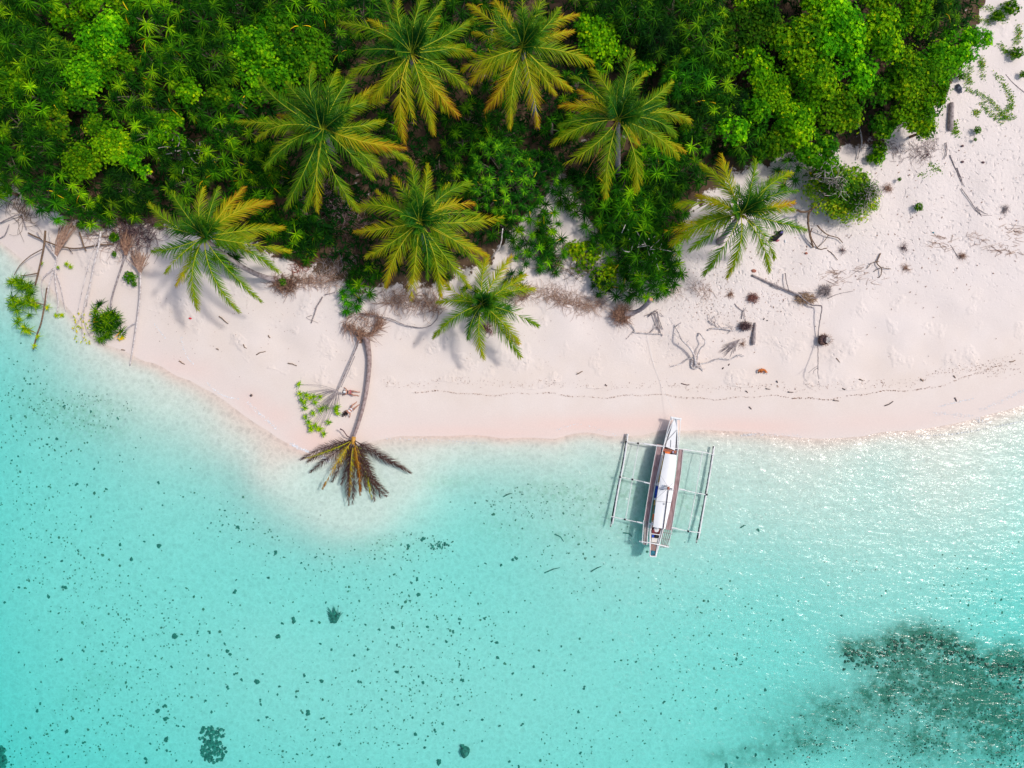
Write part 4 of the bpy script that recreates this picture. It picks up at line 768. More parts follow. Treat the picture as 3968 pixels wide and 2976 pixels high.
z9 = from_(2868, 700, 2.011)
wood('driftwood_branch', [(z9((1095,565,.1),(1065,640,.2),(1100,680,.3),(1100,720,.25),(1085,755,.1)), .045,.03), (z9((1080,630,.2),(1030,640,.2),(985,685,.1)), .035,.02), (z9((1095,675,.3),(1140,685,.25),(1175,688,.15)), .035,.025), (z9((1090,680,.3),(1040,710,.1)), .03,.02), (z9((1080,755,.1),(1065,755,.05)), .03,.02)], 'forked brown driftwood branch standing out on smooth right-hand sand', 'driftwood', M_BRANCH, GD)
wood('driftwood_branch', [(z9((1640,500),(1700,600,.02)), .02,.02), (z9((1725,60,.03),(1790,150,.04),(1830,215,.06),(1880,265,.06),(1960,272,.03)), .03,.03), (z9((1840,210,.05),(1900,250,.08),(1930,262,.05)), .02,.02), (z9((1850,200,.05),(1865,245,.1),(1885,285,.05)), .02,.02), (z9((1690,-100,.05),(1730,0,.05)), .035,.03)], 'long half-buried grey branch in the rough sand at right', 'driftwood', M_GREYWOOD, GD)
wood('driftwood_branch', [(z9((680,920,.02),(760,885,.05),(880,860,.02)), .025,.015)], 'thin curved stick right of the dry fibre heap', 'driftwood', M_GREYWOOD, GD)
wood('driftwood_branch', [(from_(2868,0,2.011)((1605,1110,.05),(1612,1180,.06),(1590,1240,.08)), .035,.03), (from_(2868,0,2.011)((1635,1205,.03),(1680,1320,.03),(1740,1440,.03)), .035,.03)], 'broken grey sticks in line below the weathered log', 'driftwood', M_GREYWOOD, GD)
wood('driftwood_branch', [(from_(2868,0,2.011)((2070,580,.03),(2120,640,.04),(2215,720,.04)), .04,.03)], 'slim grey stick at the right edge near the creepers', 'driftwood', M_GREYWOOD, GD)
wood('driftwood_branch', [(from_(2868,0,2.011)((915,945,.3),(940,1040,.4),(945,1120,.3),(915,1240,.1)), .06,.04), (from_(2868,0,2.011)((940,1050,.4),(915,1010,.3)), .03,.02)], 'pale branch poking from under the broadleaf trees at right', 'driftwood', M_TWIG, GD)
wood('gnarled_branch', [(z9((590,200,1.2),(540,240,1.0),(530,330,.8),(545,430,.5),(570,520,.15)), .10,.06), (z9((440,230,1.1),(500,245,1.1),(560,230,1.1)), .09,.07), (z9((560,370,.6),(550,430,.4),(610,530,.1),(680,525,.1)), .05,.03), (z9((600,350,.7),(650,400,.4),(690,425,.3),(760,445,.2),(800,485,.1)), .05,.03), (z9((690,420,.3),(650,480,.15),(590,530,.05)), .03,.02), (z9((680,540,.05),(720,570,.05),(760,620,.05)), .03,.02), (z9((570,520,.1),(540,480,.2)), .03,.02)], 'dark gnarled branches reaching down from the twiggy bush', 'branch', M_BRANCH)
def log(a, b_, r, label, m, r2=None, name='driftwood_log'):
    mb = MB(); A_, B_ = G(*a, r * .7), G(*b_, (r2 or r) * .7); P = [A_.lerp(B_, i / 9) + Vector((0, 0, .01 * math.sin(i * 2))) for i in range(10)]
    mb.tube(P, [((r + ((r2 or r) - r) * i / 9) * (1 + .06 * math.sin(i * 3.1))) * (.7 if i in (0, 9) else 1) for i in range(10)], 12); tag(solo(name, mb, m, A_, True), label, 'log')
log((3687,398), (3683,505), .20, 'thick weathered grey log on the sand beside the trees at right', M_GREYWOOD)
log((2926,1250), (2918,1336), .09, 'smooth grey pointed log lying right of the dark root clump', M_GREYWOOD, .17)
def rock(px, py, rx, ry, rot, label, m=None, name='rock'):
    c = G(px, py); mb = MB(); mb.blob(c + Vector((0, 0, rx * .3)), rx, ry, rx * .6, int(px), .25, 14, 8, rot); tag(solo(name, mb, m or M_GREYWOOD, c), label, 'rock')
rock(3713, 345, .36, .18, R(-62), 'slate grey flat rock at the edge of the trees, above the log', mat('slate', (.20,.22,.27), (.09,.10,.13), 5, .7, .4))
# stump, standing
g = G(3187, 1318); st = thing('palm_stump', g); tag(st, 'upright cut palm stump with pale top and dark root ball', 'stump')
mb = MB(); rr = random.Random(8); tp = W(3206, 1317, 1.25); mb.tube([g, g + Vector((0,0,.45)), g.lerp(tp, .6), tp], [.40,.36,.27,.25], 16); part('trunk', mb, mat('dark_stump', (.10,.055,.05), (.04,.03,.04), 7, .95, .6), st)
mb = MB(); mb.tube([tp, tp + Vector((0,0,.02))], [.24,.235], 16); part('cut_face', mb, mat('cut_wood', (.62,.58,.54), (.30,.26,.24), 12, .9, .4), st)
mb = MB()
for k in range(130):
    a = rr.uniform(0, 6.28); q = g + Vector((math.cos(a), math.sin(a), 0)) * rr.uniform(.25, .42); q.z += rr.uniform(.05, .9); mb.tube([q, q + Vector((math.cos(a + rr.uniform(-.7,.7)) * rr.uniform(.06,.2), math.sin(a) * rr.uniform(.06,.2), rr.uniform(-.1,.1)))], [.014, .006], 4)
part('root_fibres', mb, M_ROOT, st)
# leaning cut trunk with root ball
g = G(2405, 1222); lt_ = thing('cut_palm_trunk', g); tag(lt_, 'cut palm trunk leaning up from a brown root ball on the sand', 'tree trunk')
tp = W(2523, 1160, 3.4); mb = MB(); P = bez(g + Vector((.3,.1,.3)), W(2478, 1218, 1.4), tp, 24); mb.tube(P, [(.32 - .16 * min(1, i / 9)) + (.008 if i % 2 else 0) for i in range(24)], 12); part('trunk', mb, M_PALMBARK, lt_, True)
mb = MB(); d = (P[-1] - P[-2]).normalized(); mb.tube([tp, tp + d * .02], [.15,.145], 14); part('cut_face', mb, mat('fresh_cut_wood', (.62,.36,.18), (.40,.20,.10), 12, .9), lt_)
def rootball(mb, c, rx, ry, rz, n, rr, ln=.35, r=.014, down=.3):
    mb.blob(c, rx * .62, ry * .62, rz * .55, int(rx * 97) % 50, .6, 16, 8)
    for _ in range(n):
        a, e = rr.uniform(0, 6.28), rr.uniform(-.2, 1.2); d = Vector((math.cos(a) * math.cos(e), math.sin(a) * math.cos(e), math.sin(e)))
        p = c + Vector((d.x * rx, d.y * ry, d.z * rz)) * rr.uniform(.35, 1.15); t = (d * .25 + Vector((rr.uniform(-1,1), rr.uniform(-1,1), rr.uniform(-.35,.2)))).normalized(); q = p + t * ln * rr.uniform(.4, 1.2)
        mb.tube([p, p.lerp(q, .5) + Vector((rr.uniform(-.05,.05), rr.uniform(-.05,.05), .05)), q], [r, r * .8, r * .4], 4)
mb = MB(); rootball(mb, g + Vector((0,0,.25)), .85, .75, .45, 420, random.Random(2), .5, .016); part('root_ball', mb, M_ROOT, lt_)
def mat_(name, pts, wid, n, label, m=M_ROOT, ln=(.6, 2.0), h=.25, r=.018, cat='root mat'):
    rr = random.Random(sum(map(ord, label))); mb = MB(); org = G(*pts[0]); L_ = len(pts) - 1
    for _ in range(n):
        t = rr.random() * L_; i = min(int(t), L_ - 1); u = t - i; x = pts[i][0] + (pts[i+1][0] - pts[i][0]) * u + rr.gauss(0, wid * .45); y = pts[i][1] + (pts[i+1][1] - pts[i][1]) * u + rr.gauss(0, wid * .45)
        a = rr.uniform(0, 6.28); l = rr.uniform(*ln) / K; P = []; k_ = rr.uniform(-.8, .8)
        for s in range(6):
            P.append(G(x, y, rr.uniform(.02, h))); a += k_ * .5 + rr.uniform(-.35, .35); x += math.cos(a) * l / 5; y += math.sin(a) * l / 5
        mb.tube(P, taper(r * rr.uniform(.6, 1.3), r * .5, 6), 3)
    tag(solo(name, mb, m, org), label, cat); 
# loose root clumps and fibre heaps
def heap(name, px, py, rx, ry, rz, label, m=M_ROOT, n=240, ln=.3, rot=0, cat='debris'):
    if name == 'debris_heap': return mat_(name, [(px - rx * 22, py + 3), (px, py - 3), (px + rx * 22, py + 4)], ry * 28, int(n * .9), label, m, (.12, .55), .10, .011, cat)
    c = G(px, py, .02); mb = MB(); rootball(mb, c + Vector((0,0,rz*.4)), rx, ry, rz, n, random.Random(int(px)), ln); tag(solo(name, mb, m, c), label, cat)
M_DKROOT = mat('dark_root', (.22,.13,.12), (.06,.035,.05), 9, .95, .4)
heap('root_clump', 2886, 1265, .52, .34, .30, 'round dark root clump beside the smooth pointed log', M_DKROOT, 420, .18)
heap('dead_frond_heap', 2915, 1155, .42, .38, .18, 'rusty heap of dead leaves with a green scrap, mid sand', mat('rust_litter', (.34,.15,.12), (.16,.07,.06), 9, .9), 200, .22)
heap('fibre_heap', 3120, 1158, .75, .32, .22, 'straw-brown heap of palm fibre at the end of the fallen trunk', mat('straw_fibre', (.52,.36,.22), (.24,.14,.10), 9, .9), 460, .35)
heap('fibre_heap', 3195, 1128, .38, .28, .2, 'grey tuft of bare twigs above the straw-brown fibre heap', M_GREYWOOD, 200, .5)
heap('debris_heap', 2830, 1140, .35, .15, .1, 'small scatter of rusty dead leaves left of the rusty heap', M_ROOT, 60, .3)
heap('debris_heap', 3730, 990, .22, .18, .12, 'light brown tuft of fibre with long thin sticks, right side', M_ROOT, 90, .5)
heap('debris_heap', 3510, 1040, .35, .18, .1, 'crescent of tan twigs right of the forked brown branch', M_ROOT, 60, .4)
heap('debris_heap', 3440, 730, .35, .30, .15, 'brown dead leaf patch right of the twiggy bush', M_ROOT, 120, .3)
heap('debris_heap', 3895, 810, .22, .25, .15, 'grey-brown dry tuft near the right edge', M_GREYWOOD, 100, .25)
heap('debris_heap', 3505, 960, .3, .15, .1, 'small dark twig tuft above the tan crescent', M_DKROOT, 50, .3)
heap('debris_heap', 3264, 970, .16, .12, .1, 'tiny dark twig ball below the twiggy bush', M_DKROOT, 40, .2)
heap('debris_heap', 2880, 1332, .2, .12, .1, 'tiny rusty leaf cluster beside the dry palm frond', M_ROOT, 40, .3)
for cx_, cy_, lb in ((3820,930,'loose brown twigs scattered at far right, upper group'),(3890,960,'loose brown twigs scattered at far right, edge group'),(3640,940,'loose grey twigs in the sand right of the forked brown branch'),(3380,1060,'loose thin sticks beside the forked brown branch'),(3220,1080,'loose thin twigs above the grey twig tuft'),(3930,900,'fine twig litter against the right edge')):
    rr = random.Random(cx_); wood('twig_litter', [([(cx_ + a, cy_ + b_, .02), (cx_ + a + rr.uniform(-30,30), cy_ + b_ + rr.uniform(-12,12), .05), (cx_ + a + rr.uniform(-55,55), cy_ + b_ + rr.uniform(-25,25), .02)], .014, .009) for a, b_ in [(rr.uniform(-60,60), rr.uniform(-28,28)) for _ in range(22)]], lb, 'twigs', M_ROOT, 'loose twigs on the upper sand', n=4)
# dry fallen palm frond
g = G(2870, 1318); fr_ = MB(); rr = random.Random(9)
for k in range(26):
    q = G(2869 - k * .9, 1315 + k * .9, .08); e = G(2808 + rr.uniform(-30, 30) + k * .8, 1372 + rr.uniform(-30, 20), .03) if k > 3 else G(2800 + k*3, 1338 + k*2, .03); fr_.tint = rr.uniform(0, .7); fr_.tube([q, q.lerp(e, .5) + Vector((0,0,.06)), e], [.02,.022,.008], 4)
tag(solo('dry_palm_frond', fr_, M_GREYWOOD, g), 'dry grey palm frond fanned on the sand beside the smooth log', 'palm frond')
SM = [(2801,1427,.10,.05,60,'left of two dark seed pods below the driftwood tree'),(2824,1413,.10,.05,60,'right of two dark seed pods below the driftwood tree'),(2960,1236,.09,.04,55,'dark slender pod above the smooth log'),(2973,1242,.06,.04,0,'pair of tiny black pebbles above the smooth log')]
for x, y, a, b_, rt, lb in SM:
    c = G(x, y); mb = MB(); mb.blob(c + Vector((0,0,.03)), a, b_, .045, int(x), .15, 10, 6, R(rt)); tag(solo('seed_pod', mb, M_HULLIN, c, True), lb, 'seed pod')
STK = [((2890,1515),(2898,1522),'left'),((2968,1506),(2985,1509),''),((3228,1549),(3251,1554),''),((3429,1572),(3462,1554),''),((2903,1577),(2912,1587),''),((3054,1518),(3075,1520),''),((838,1352),(848,1356),''),((993,1375),(1030,1362),''),((944,1335),(956,1350),''),((694,1398),(716,1412),''),((848,1225),(884,1255),''),((3567,1468),(3580,1475),''),((3695,1455),(3703,1466),''),((3912,1402),(3935,1396),''),((3275,1510),(3265,1503),''),((3700,1540),(3707,1556),''),((3240,1388),(3255,1405),''),((1115,1408),(1150,1418),''),((2235,1450),(2258,1438),''),((2345,1490),(2352,1493),''),((1040,1300),(1048,1310),''),((3010,1475),(3013,1483),''),((2640,1485),(2672,1492),''),((470,1355),(485,1358),''),((3330,1470),(3345,1476),'')]
WN = 'below the rusty dog|right below the dog|on the pink wet sand right of the boat|longest, dark, on pink wet sand at lower right|on wet sand nearest right of the boat bow|in the debris line under the dog|stubby, left of the fallen palm|curved, left of the fallen palm roots|short, above the curved one left of the fallen palm|in shallow water below the bowed palm|under the bowed palm fronds|in the debris line toward the right edge|in the debris line near the right edge|reddish, at the right edge debris line|by the tip of the arching sapling|hooked, alone on right-hand wet sand|red-brown with a thin tail, below the stump|above the leafy branches of the fallen palm|thin hook, left of the rope|tiny, in the middle debris line|tiny, below the fibrous root mat at left|tiny, left of the sapling tip|slim, between rope and sapling|in the shallows beside the long pole|in the debris line right of the sapling'.split('|')
for (a, b_, _), wn in zip(STK, WN):
    rr = random.Random(a[0]); wood('beach_stick', [([(*a, .03), ((a[0]+b_[0])/2 + rr.uniform(-3,3), (a[1]+b_[1])/2 + rr.uniform(-3,3), .05), (*b_, .03)], .045, .025)], 'dark stick ' + wn, 'stick', M_HULLIN if a[1] > 1470 else M_BRANCH, 'small sticks on the lower sand', n=5)
for x, y, r_, lb in ((3728,566,.12,'round dark coconut husk ring on sand, upper of three'),(3728,628,.12,'brown coconut husk on sand, lower left of three'),(3808,630,.13,'reddish brown coconut husk on sand, lower right of three'),(3123,982,.13,'small maroon leaf on sand below the black bag'),(2920,1050,.2,'brown dead leaf sheath under the palm tips'),(3615,902,.08,'tiny pale blue plastic scrap on the right-hand sand')):
    c = G(x, y); mb = MB(); mb.blob(c + Vector((0,0,.05)), r_, r_ * .7, .06, int(y), .2, 12, 6); tag(solo('blue_scrap' if 'blue' in lb else 'dead_leaf' if 'leaf' in lb else 'coconut_husk', mb, M_TEAL if 'blue' in lb else M_RED if 'leaf' in lb else M_DKROOT, c, True), lb, 'litter')
# debris line of tiny bits
mb = MB(); rr = random.Random(21)
WL = [(1490,1488),(1750,1478),(2000,1486),(2300,1492),(2600,1495),(2900,1500),(3200,1498),(3400,1487),(3560,1470),(3700,1440),(3830,1405),(3900,1392),(3968,1352)]
xs, ys = [p[0] for p in WL], [p[1] for p in WL]
def bit(x, y, s):
    p = G(x, y, .01); a = rr.uniform(0, 6.3); d = Vector((math.cos(a), math.sin(a), 0)) * s; n_ = Vector((-d.y, d.x, 0)) * rr.uniform(.15, .5); mb.prism([p - d - n_, p + d - n_, p + d + n_, p - d + n_], 0, .02)
for _ in range(600):
    x = rr.uniform(1480, 3968); y = np.interp(x, xs, ys) + rr.gauss(0, 9) + 6 * math.sin(x / 60); bit(x, y, rr.uniform(.010, .042))
for _ in range(700):
    x = rr.uniform(1600, 3900); y = np.interp(x, xs, ys) + 42 + 7 * math.sin(x / 70) + 3 * math.sin(x / 23) + rr.gauss(0, 1.2) + (x > 3300) * (x - 3300) * -.02; bit(x, y, rr.uniform(.01, .04))
for _ in range(350):
    x, y = rr.gauss(3500, 420), rr.gauss(850, 220)
    if y > np.interp(x, FX, FY) + 20 and x < 3960: bit(x, y, rr.uniform(.02, .07))
for _ in range(500):
    x, y = rr.gauss(2800, 150), rr.gauss(1150, 70); bit(x, y, rr.uniform(.02, .05))
for _ in range(150):
    x, y = rr.gauss(3800, 80), rr.gauss(1430, 16); bit(x, y, rr.uniform(.012, .035))
for _ in range(420):
    x = rr.uniform(600, 2600); y = {0: 1250}.get(0) + rr.gauss(0, 90); bit(x, y, rr.uniform(.015, .035))
tag(link('beach_debris', mb.mesh('beach_debris', M_ROOT)), 'line of tiny wood and leaf crumbs left by the tide', 'debris', kind='stuff')
# root mats and dry brush along the dune edge (each a tangle of its own)
M_LROOT = mat('tan_root', (.50,.33,.24), (.26,.15,.11), 6, .95, .3)
mat_('root_mat', [(20,730),(90,790),(110,850)], 55, 90, 'grey-brown brushwood at the left edge under the pandanus', M_BRANCH)
mat_('root_mat', [(270,740),(370,760),(440,830),(400,850)], 40, 130, 'arched brown root mass around a small pandanus at left', M_ROOT, h=.5)
mat_('root_mat', [(450,880),(520,900),(600,900)], 60, 260, 'dense brown dead branch mat left of the bowed palm', M_DKROOT, h=.5)
mat_('root_mat', [(330,880),(420,920),(520,960)], 60, 90, 'loose brown roots hanging over sand between the fallen poles', M_LROOT)
mat_('root_ball', [(1068,1100),(1110,1110),(1140,1090)], 30, 330, 'rusty root ball at the foot of the bowed coconut palm', M_ROOT, (.3, .9), .5, .018, 'root ball')
mat_('root_mat', [(1150,1095),(1230,1085),(1310,1100)], 22, 170, 'tan root strip trailing right from the bowed palm root ball', M_LROOT, (.4, 1.2))
mat_('dead_frond', [(1140,1060),(1180,1020),(1230,980)], 14, 70, 'reddish dead palm frond behind the bowed palm root ball', mat('red_frond', (.36,.10,.06), (.2,.06,.04), 7, .9), (.4, .9), .2, .02, 'palm frond')
mat_('root_mat', [(1480,1160),(1600,1160),(1700,1190)], 32, 260, 'brown root mat under the mid-beach palm fronds', M_LROOT, (.5, 1.6), .35)
mat_('root_mat', [(1260,720),(1300,800),(1370,850)], 55, 170, 'pinkish-grey dry twig tangle below the widest palm', mat('mauve_twig', (.40,.28,.27), (.22,.14,.14), 6, .95), (.6, 1.8), .8, .02, 'dry brush')
mat_('root_mat', [(1180,760),(1230,720)], 35, 60, 'small grey twig tangle beneath the widest palm, left side', M_GREYWOOD, (.5, 1.4), .8, .02, 'dry brush')
mat_('root_mat', [(1380,980),(1330,900),(1420,920)], 50, 110, 'brown brush with loose stems left of the mid-beach palm', M_BRANCH, (.5, 1.6), .7, .018, 'dry brush')
mat_('root_mat', [(1350,1000),(1300,1040),(1240,1060)], 40, 80, 'thin bare stems spread over white sand by the curved root', M_GREYWOOD, (.6, 1.4), .2, .013, 'dry brush')
mat_('root_mat', [(1600,620),(1690,700)], 45, 110, 'rusty brush in the dark gap right of the widest palm', M_ROOT, (.5, 1.4), .6, .02, 'dry brush')
mat_('root_mat', [(2080,1130),(2150,1150),(2230,1180),(2290,1190),(2340,1165)], 22, 330, 'long brown root fringe across the sand, centre', M_LROOT, (.4, 1.3), .15, .013)
mat_('root_mat', [(2130,1115),(2200,1140),(2260,1170)], 30, 120, 'faint fine root threads above the long root fringe', M_LROOT, (.3, .8), .08, .009)
mat_('root_mat', [(2000,1150),(2050,1130)], 30, 130, 'rusty root fringe right of the smallest palm', M_ROOT, (.3, 1.1), .2, .014)
mat_('root_mat', [(1870,1260),(1900,1280)], 20, 90, 'reddish root knot beneath the smallest palm fronds', mat('maroon_root', (.28,.07,.06), (.14,.04,.04), 7, .9), (.2, .6), .25, .014, 'root ball')
mat_('root_mat', [(2600,1140),(2680,1125),(2760,1130)], 14, 90, 'thin brown root line on the trampled sand', M_LROOT, (.4, 1.1), .06, .010)
mat_('root_mat', [(2180,640),(2230,700),(2290,700)], 35, 130, 'rusty leaf litter and roots in the sandy gap between thickets', M_ROOT, (.3, 1.0), .3, .016)
mat_('root_mat', [(2120,1000),(2200,1040),(2300,1060)], 30, 70, 'thin brown stems of the yellow-leaved shrub', M_BRANCH, (.7, 1.8), 1.2, .02, 'dry brush')
mat_('bare_twigs', [(3190,660),(3230,700),(3260,720)], 40, 80, 'bare silvery twigs on the left of the twiggy bush', M_TWIG, (.6, 1.6), 4.4, .02, 'twigs')
mat_('bare_twigs', [(3330,790),(3370,760),(3390,720)], 30, 70, 'bare silvery twigs on the right of the twiggy bush', M_TWIG, (.5, 1.4), 4.0, .018, 'twigs')
mat_('bare_branches', [(2420,930),(2480,960),(2560,960)], 30, 16, 'bare tan branches showing in the spiky thicket', M_TWIG, (1.0, 2.2), 3.6, .03, 'branches')
mat_('bare_branches', [(660,560),(780,590)], 30, 12, 'bare brown branches in a gap of the left forest', M_GREYWOOD, (1.0, 2.0), 4.5, .04, 'branches')
mat_('leaf_litter_fringe', [(3250,520),(3400,560),(3560,600),(3620,560)], 45, 260, 'brown twigs and dead leaves along the right forest edge', M_DKROOT, (.2, .9), .12, .014, 'dry brush')
mat_('grass_stubble', [(2560,1010),(2640,1060),(2700,1120)], 45, 70, 'faint dry grass stems right of the spiky thicket', M_GREYWOOD, (.2, .7), .12, .009, 'dry grass')
# curved root / hoop on the sand, basket-like root ring at the fallen palm's foot
wood('curved_root', [([(1395,1215,.3),(1500,1232,.3),(1580,1262,.2),(1650,1268,.15),(1690,1240,.12),(1700,1205,.1)], .045,.03)], 'long curved grey root looping over the sand', 'root', M_GREYWOOD)
for x, y, x1, y1, lb in ((1905,1000,1948,885,'white leaning stem in the dark gap right of the mid-beach palm'),(1905,1042,1945,1038,'short white stick above the smallest palm'),(2650,590,2680,500,'thin grey stem right of the red-stalked palm')):
    wood('leaning_sapling', [([(x, y, .6), ((x+x1)/2 + 12, (y+y1)/2 + 8, 1.4), (x1, y1, 2.2)], .06, .04)], lb, 'stem', M_TWIG)
# fallen coconut palm
g = G(1425, 1290); fp = thing('fallen_palm', g); tag(fp, 'fallen coconut palm lying down the beach, browned fronds in the water', 'palm tree')
mb = MB(); P = spline([G(1418,1305,.35), G(1430,1380,.3), G(1428,1450,.3), G(1415,1540,.35), G(1395,1620,.4), G(1372,1690,.5)], 9); mb.tube(P, [(.20 - .085 * i / (len(P)-1)) + (.008 if i % 2 else 0) + .10 * math.exp(-i / 3) for i in range(len(P))], 12); part('trunk', mb, mat('fallen_bark', (.40,.31,.29), (.22,.15,.14), 5, .9, .5), fp, True)
mb = MB(); rr = random.Random(31); c = G(1410, 1258)
for _ in range(420):
    a = rr.uniform(0, 6.28); q = Vector((math.cos(a) * (1.1 + .22 * math.sin(2.3 * a + 1)), math.sin(a) * (.85 + .2 * math.sin(3 * a)), 0)) * (rr.uniform(.72, 1.15) if rr.random() < .8 else rr.uniform(.1, 1.3)); p = c + q; p.z += rr.uniform(.05, .65); a2 = a + 1.57 + rr.uniform(-.5, .5) + (0 if rr.random() < .6 else rr.uniform(-1.5, 1.5)); l = rr.uniform(.3, .9)
    if math.sin(a) > .3 and rr.random() < .6: continue
    e = p + Vector((math.cos(a2), math.sin(a2), 0)) * l + Vector((0, 0, rr.uniform(-.3, .1))); e = c + (e - c) * (1.0 if rr.random() < .7 else 1.25); mb.tube([p, p.lerp(e, .5) * 1 + Vector((0,0,.05)), e], [.02,.018,.008], 4)
for k in range(26):
    x0 = rr.uniform(1385, 1420); p = G(x0, 1290 + rr.uniform(-15, 10), .4); e = G(1395 + rr.uniform(-8, 8), 1330, .1); mb.tube([p, e], [.022, .015], 4)
part('root_plate', mb, M_ROOT, fp)
HEAD = G(1369, 1702, .55); HEAD.z = .55
def fpf(x, y, z, t, dead=False, leaf=.8, bend=0.0, dense=55):
    frond(fp, g, HEAD + Vector((rr.uniform(-.08,.08), -.05, 0)), W(x, y, z), t, rr, .10, bend, dense, leaf=leaf, dead=dead)
for a in ((1248,1897,.55,.84),(1352,1925,.35,.74),(1395,1920,.65,.97),(1440,1935,.1,.62),(1398,1905,.5,.95)): fpf(*a, bend=rr.uniform(-.05,.1), leaf=.5, dense=46)
for a in ((1165,1782,.2),(1200,1832,.1),(1365,1955,.05),(1450,1945,.05),(1505,1912,.15),(1595,1835,.25),(1570,1815,.3),(1285,1870,.05),(1330,1740,.5),(1190,1790,.15),(1475,1930,.1),(1350,1960,.3),(1320,1880,.2),(1500,1925,.3),(1420,1900,.4),(1350,1870,.4)): fpf(a[0], a[1], a[2] + .1, .3, True, .6, rr.uniform(-.2, .2), 36)
fpf(1180, 1778, .3, .6, False, .35, .04, 30)
mb = MB(); mb.tube(spline([HEAD, W(1345,1690,.7), W(1328,1668,.8), W(1318,1662,.8)], 4), [.05]*10 + [.035, .06, .06], 6) if False else mb.tube([HEAD, W(1345,1690,.7), W(1330,1668,.8), W(1318,1662,.8)], [.05,.045,.04,.06], 6); part('broken_stalk', mb, M_DKROOT, fp)
mb = MB(); mb.tube([G(1372,1692,.45), HEAD, W(1366,1722,.6)], [.16,.17,.10], 10); part('crown_shaft', mb, mat('orange_sheath', (.65,.34,.05), (.40,.20,.04), 7, .6), fp, True)
# thin fallen pandanus with sprawling leafy head
def pandanus_fallen(label, trunks, heads, m_tr, roots=None, hm=M_PAN, L=.6, n=24, t0=.55, group='uprooted pandanus trees on the left shore', col=(2.6,1.6,.7,1)):
    rr = random.Random(sum(map(ord, label))); q = trunks[0][0][0]; g = G(q[0], q[1]) if True else None; o = thing('fallen_pandanus', g); tag(o, label, 'fallen tree', group)
    mb = MB()
    for pts, r0, r1 in trunks:
        P = spline([G2(*p) for p in pts], 6); mb.tube(P, taper(r0, r1, len(P)), 7)
    part('trunk', mb, m_tr, o, True)
    if roots:
        mb = MB()
        for (cx_, cy_, h0), pts_, nn in roots:
            for _ in range(nn):
                t = rr.random() * (len(pts_) - 1); i = int(t); u = t - i; x = pts_[i][0] + (pts_[i+1][0] - pts_[i][0]) * u + rr.gauss(0, 8); y = pts_[i][1] + (pts_[i+1][1] - pts_[i][1]) * u + rr.gauss(0, 10)
                a = G2(cx_ + rr.uniform(-5,5), cy_ + rr.uniform(-5,5), h0); e = G2(x, y, rr.uniform(.05, .5)); mb.tube([a, a.lerp(e, .5) + Vector((rr.uniform(-.12,.12), rr.uniform(-.1,.1), .12)), e], [.028, .024, .018], 4)
        part('roots', mb, M_ROOT if m_tr is not M_TWIG else M_LROOT, o)
    if heads:
        mb = MB()
        for x, y, h, s, tt in heads:
            c = G2(x, y, h); rosette(mb, c, Vector((rr.uniform(-.6,.6), rr.uniform(-.6,.6), .8)), int(n * (1 + s) / 2), L * s, .07, rr, t0 + tt, 1.0)
        c_ = part('crown', mb, hm, o); c_.color = col
    return o
def G2(x, y, h):      # height above the sand, or above the water where the sand lies under it
    p = G(x, y); z = max(p.z, 0) + h; return W(x, y, z)
z6 = from_(0, 900, 3.017)
pandanus_fallen('brown-poled fallen pandanus with green heads in the water, at the left edge', [(z6((530,-20,.6),(515,150,.7),(480,330,.6),(440,500,.5),(410,620,.3)), .08,.06), (z6((550,650,.35),(520,850,.3),(480,1060,.25),(430,1200,.2),(390,1370,-.1)), .07,.05), (z6((490,200,.6),(350,280,.5),(230,390,.3),(165,500,.3)), .04,.025), (z6((440,480,.5),(330,500,.3),(240,510,.2)), .05,.04), (z6((520,850,.3),(450,830,.3),(350,820,.3)), .04,.03), (z6((420,1180,.2),(300,1110,.3)), .03,.03)],
   [(*z6((x, y))[0], h, s, t) for x, y, h, s, t in ((170,550,.35,1.0,.1),(230,620,.3,1.1,0),(300,620,.3,1.0,0),(350,700,.3,.9,-.1),(150,790,.3,1.0,.05),(180,870,.3,1.1,0),(220,820,.25,.9,.1),(330,820,.3,1.1,0),(400,800,.25,.8,.2),(340,960,.2,.7,0),(215,1010,.2,.8,.1),(290,1110,.25,.9,.15),(330,1150,.2,.9,.2),(450,1220,.2,.6,.2),(400,1330,.05,.5,.2),(560,880,.2,.6,.25),(490,370,.4,.4,.2),(260,560,.3,1.0,0),(120,840,.2,.8,0),(200,570,.3,1.2,0),(260,650,.3,1.3,-.1),(340,640,.3,1.2,0),(370,720,.3,1.1,-.1),(320,760,.25,1.1,0),(280,840,.25,1.1,-.1),(370,860,.25,1.0,.05),(200,910,.2,1.1,0),(420,870,.2,.9,.15),(200,1060,.2,.9,0),(280,1130,.2,1.0,.1),(150,760,.3,1.1,-.1),(130,590,.3,1.0,0))], M_BRANCH, L=.7)
pandanus_fallen('fallen pandanus with a tall fan of brown prop roots, second from the left', [(z6((665,290,.6),(640,400,.55),(590,560,.5),(555,700,.4),(530,850,.2)), .06,.035), (z6((640,400,.55),(650,600,.4),(680,800,.3),(665,960,.1)), .05,.04), (z6((660,480,.4),(710,640,.3),(740,800,.2),(770,920,.1)), .03,.025), (z6((620,420,.5),(500,540,.4),(490,680,.3),(520,820,.2)), .035,.03), (z6((660,290,.6),(560,160,.5),(480,60,.3),(430,0,.2)), .06,.05), (z6((650,280,.5),(600,150,.4),(570,0,.2)), .05,.04)],
   [(*z6((x, y))[0], h, s, t) for x, y, h, s, t in ((660,970,.1,.6,.2),(720,970,.05,.5,.25),(780,370,.3,.5,.2),(820,400,.2,.5,.2),(680,410,.3,.4,.1))], M_TWIG, [((217,990,.55), [(235,880),(262,860),(300,880)], 46)])
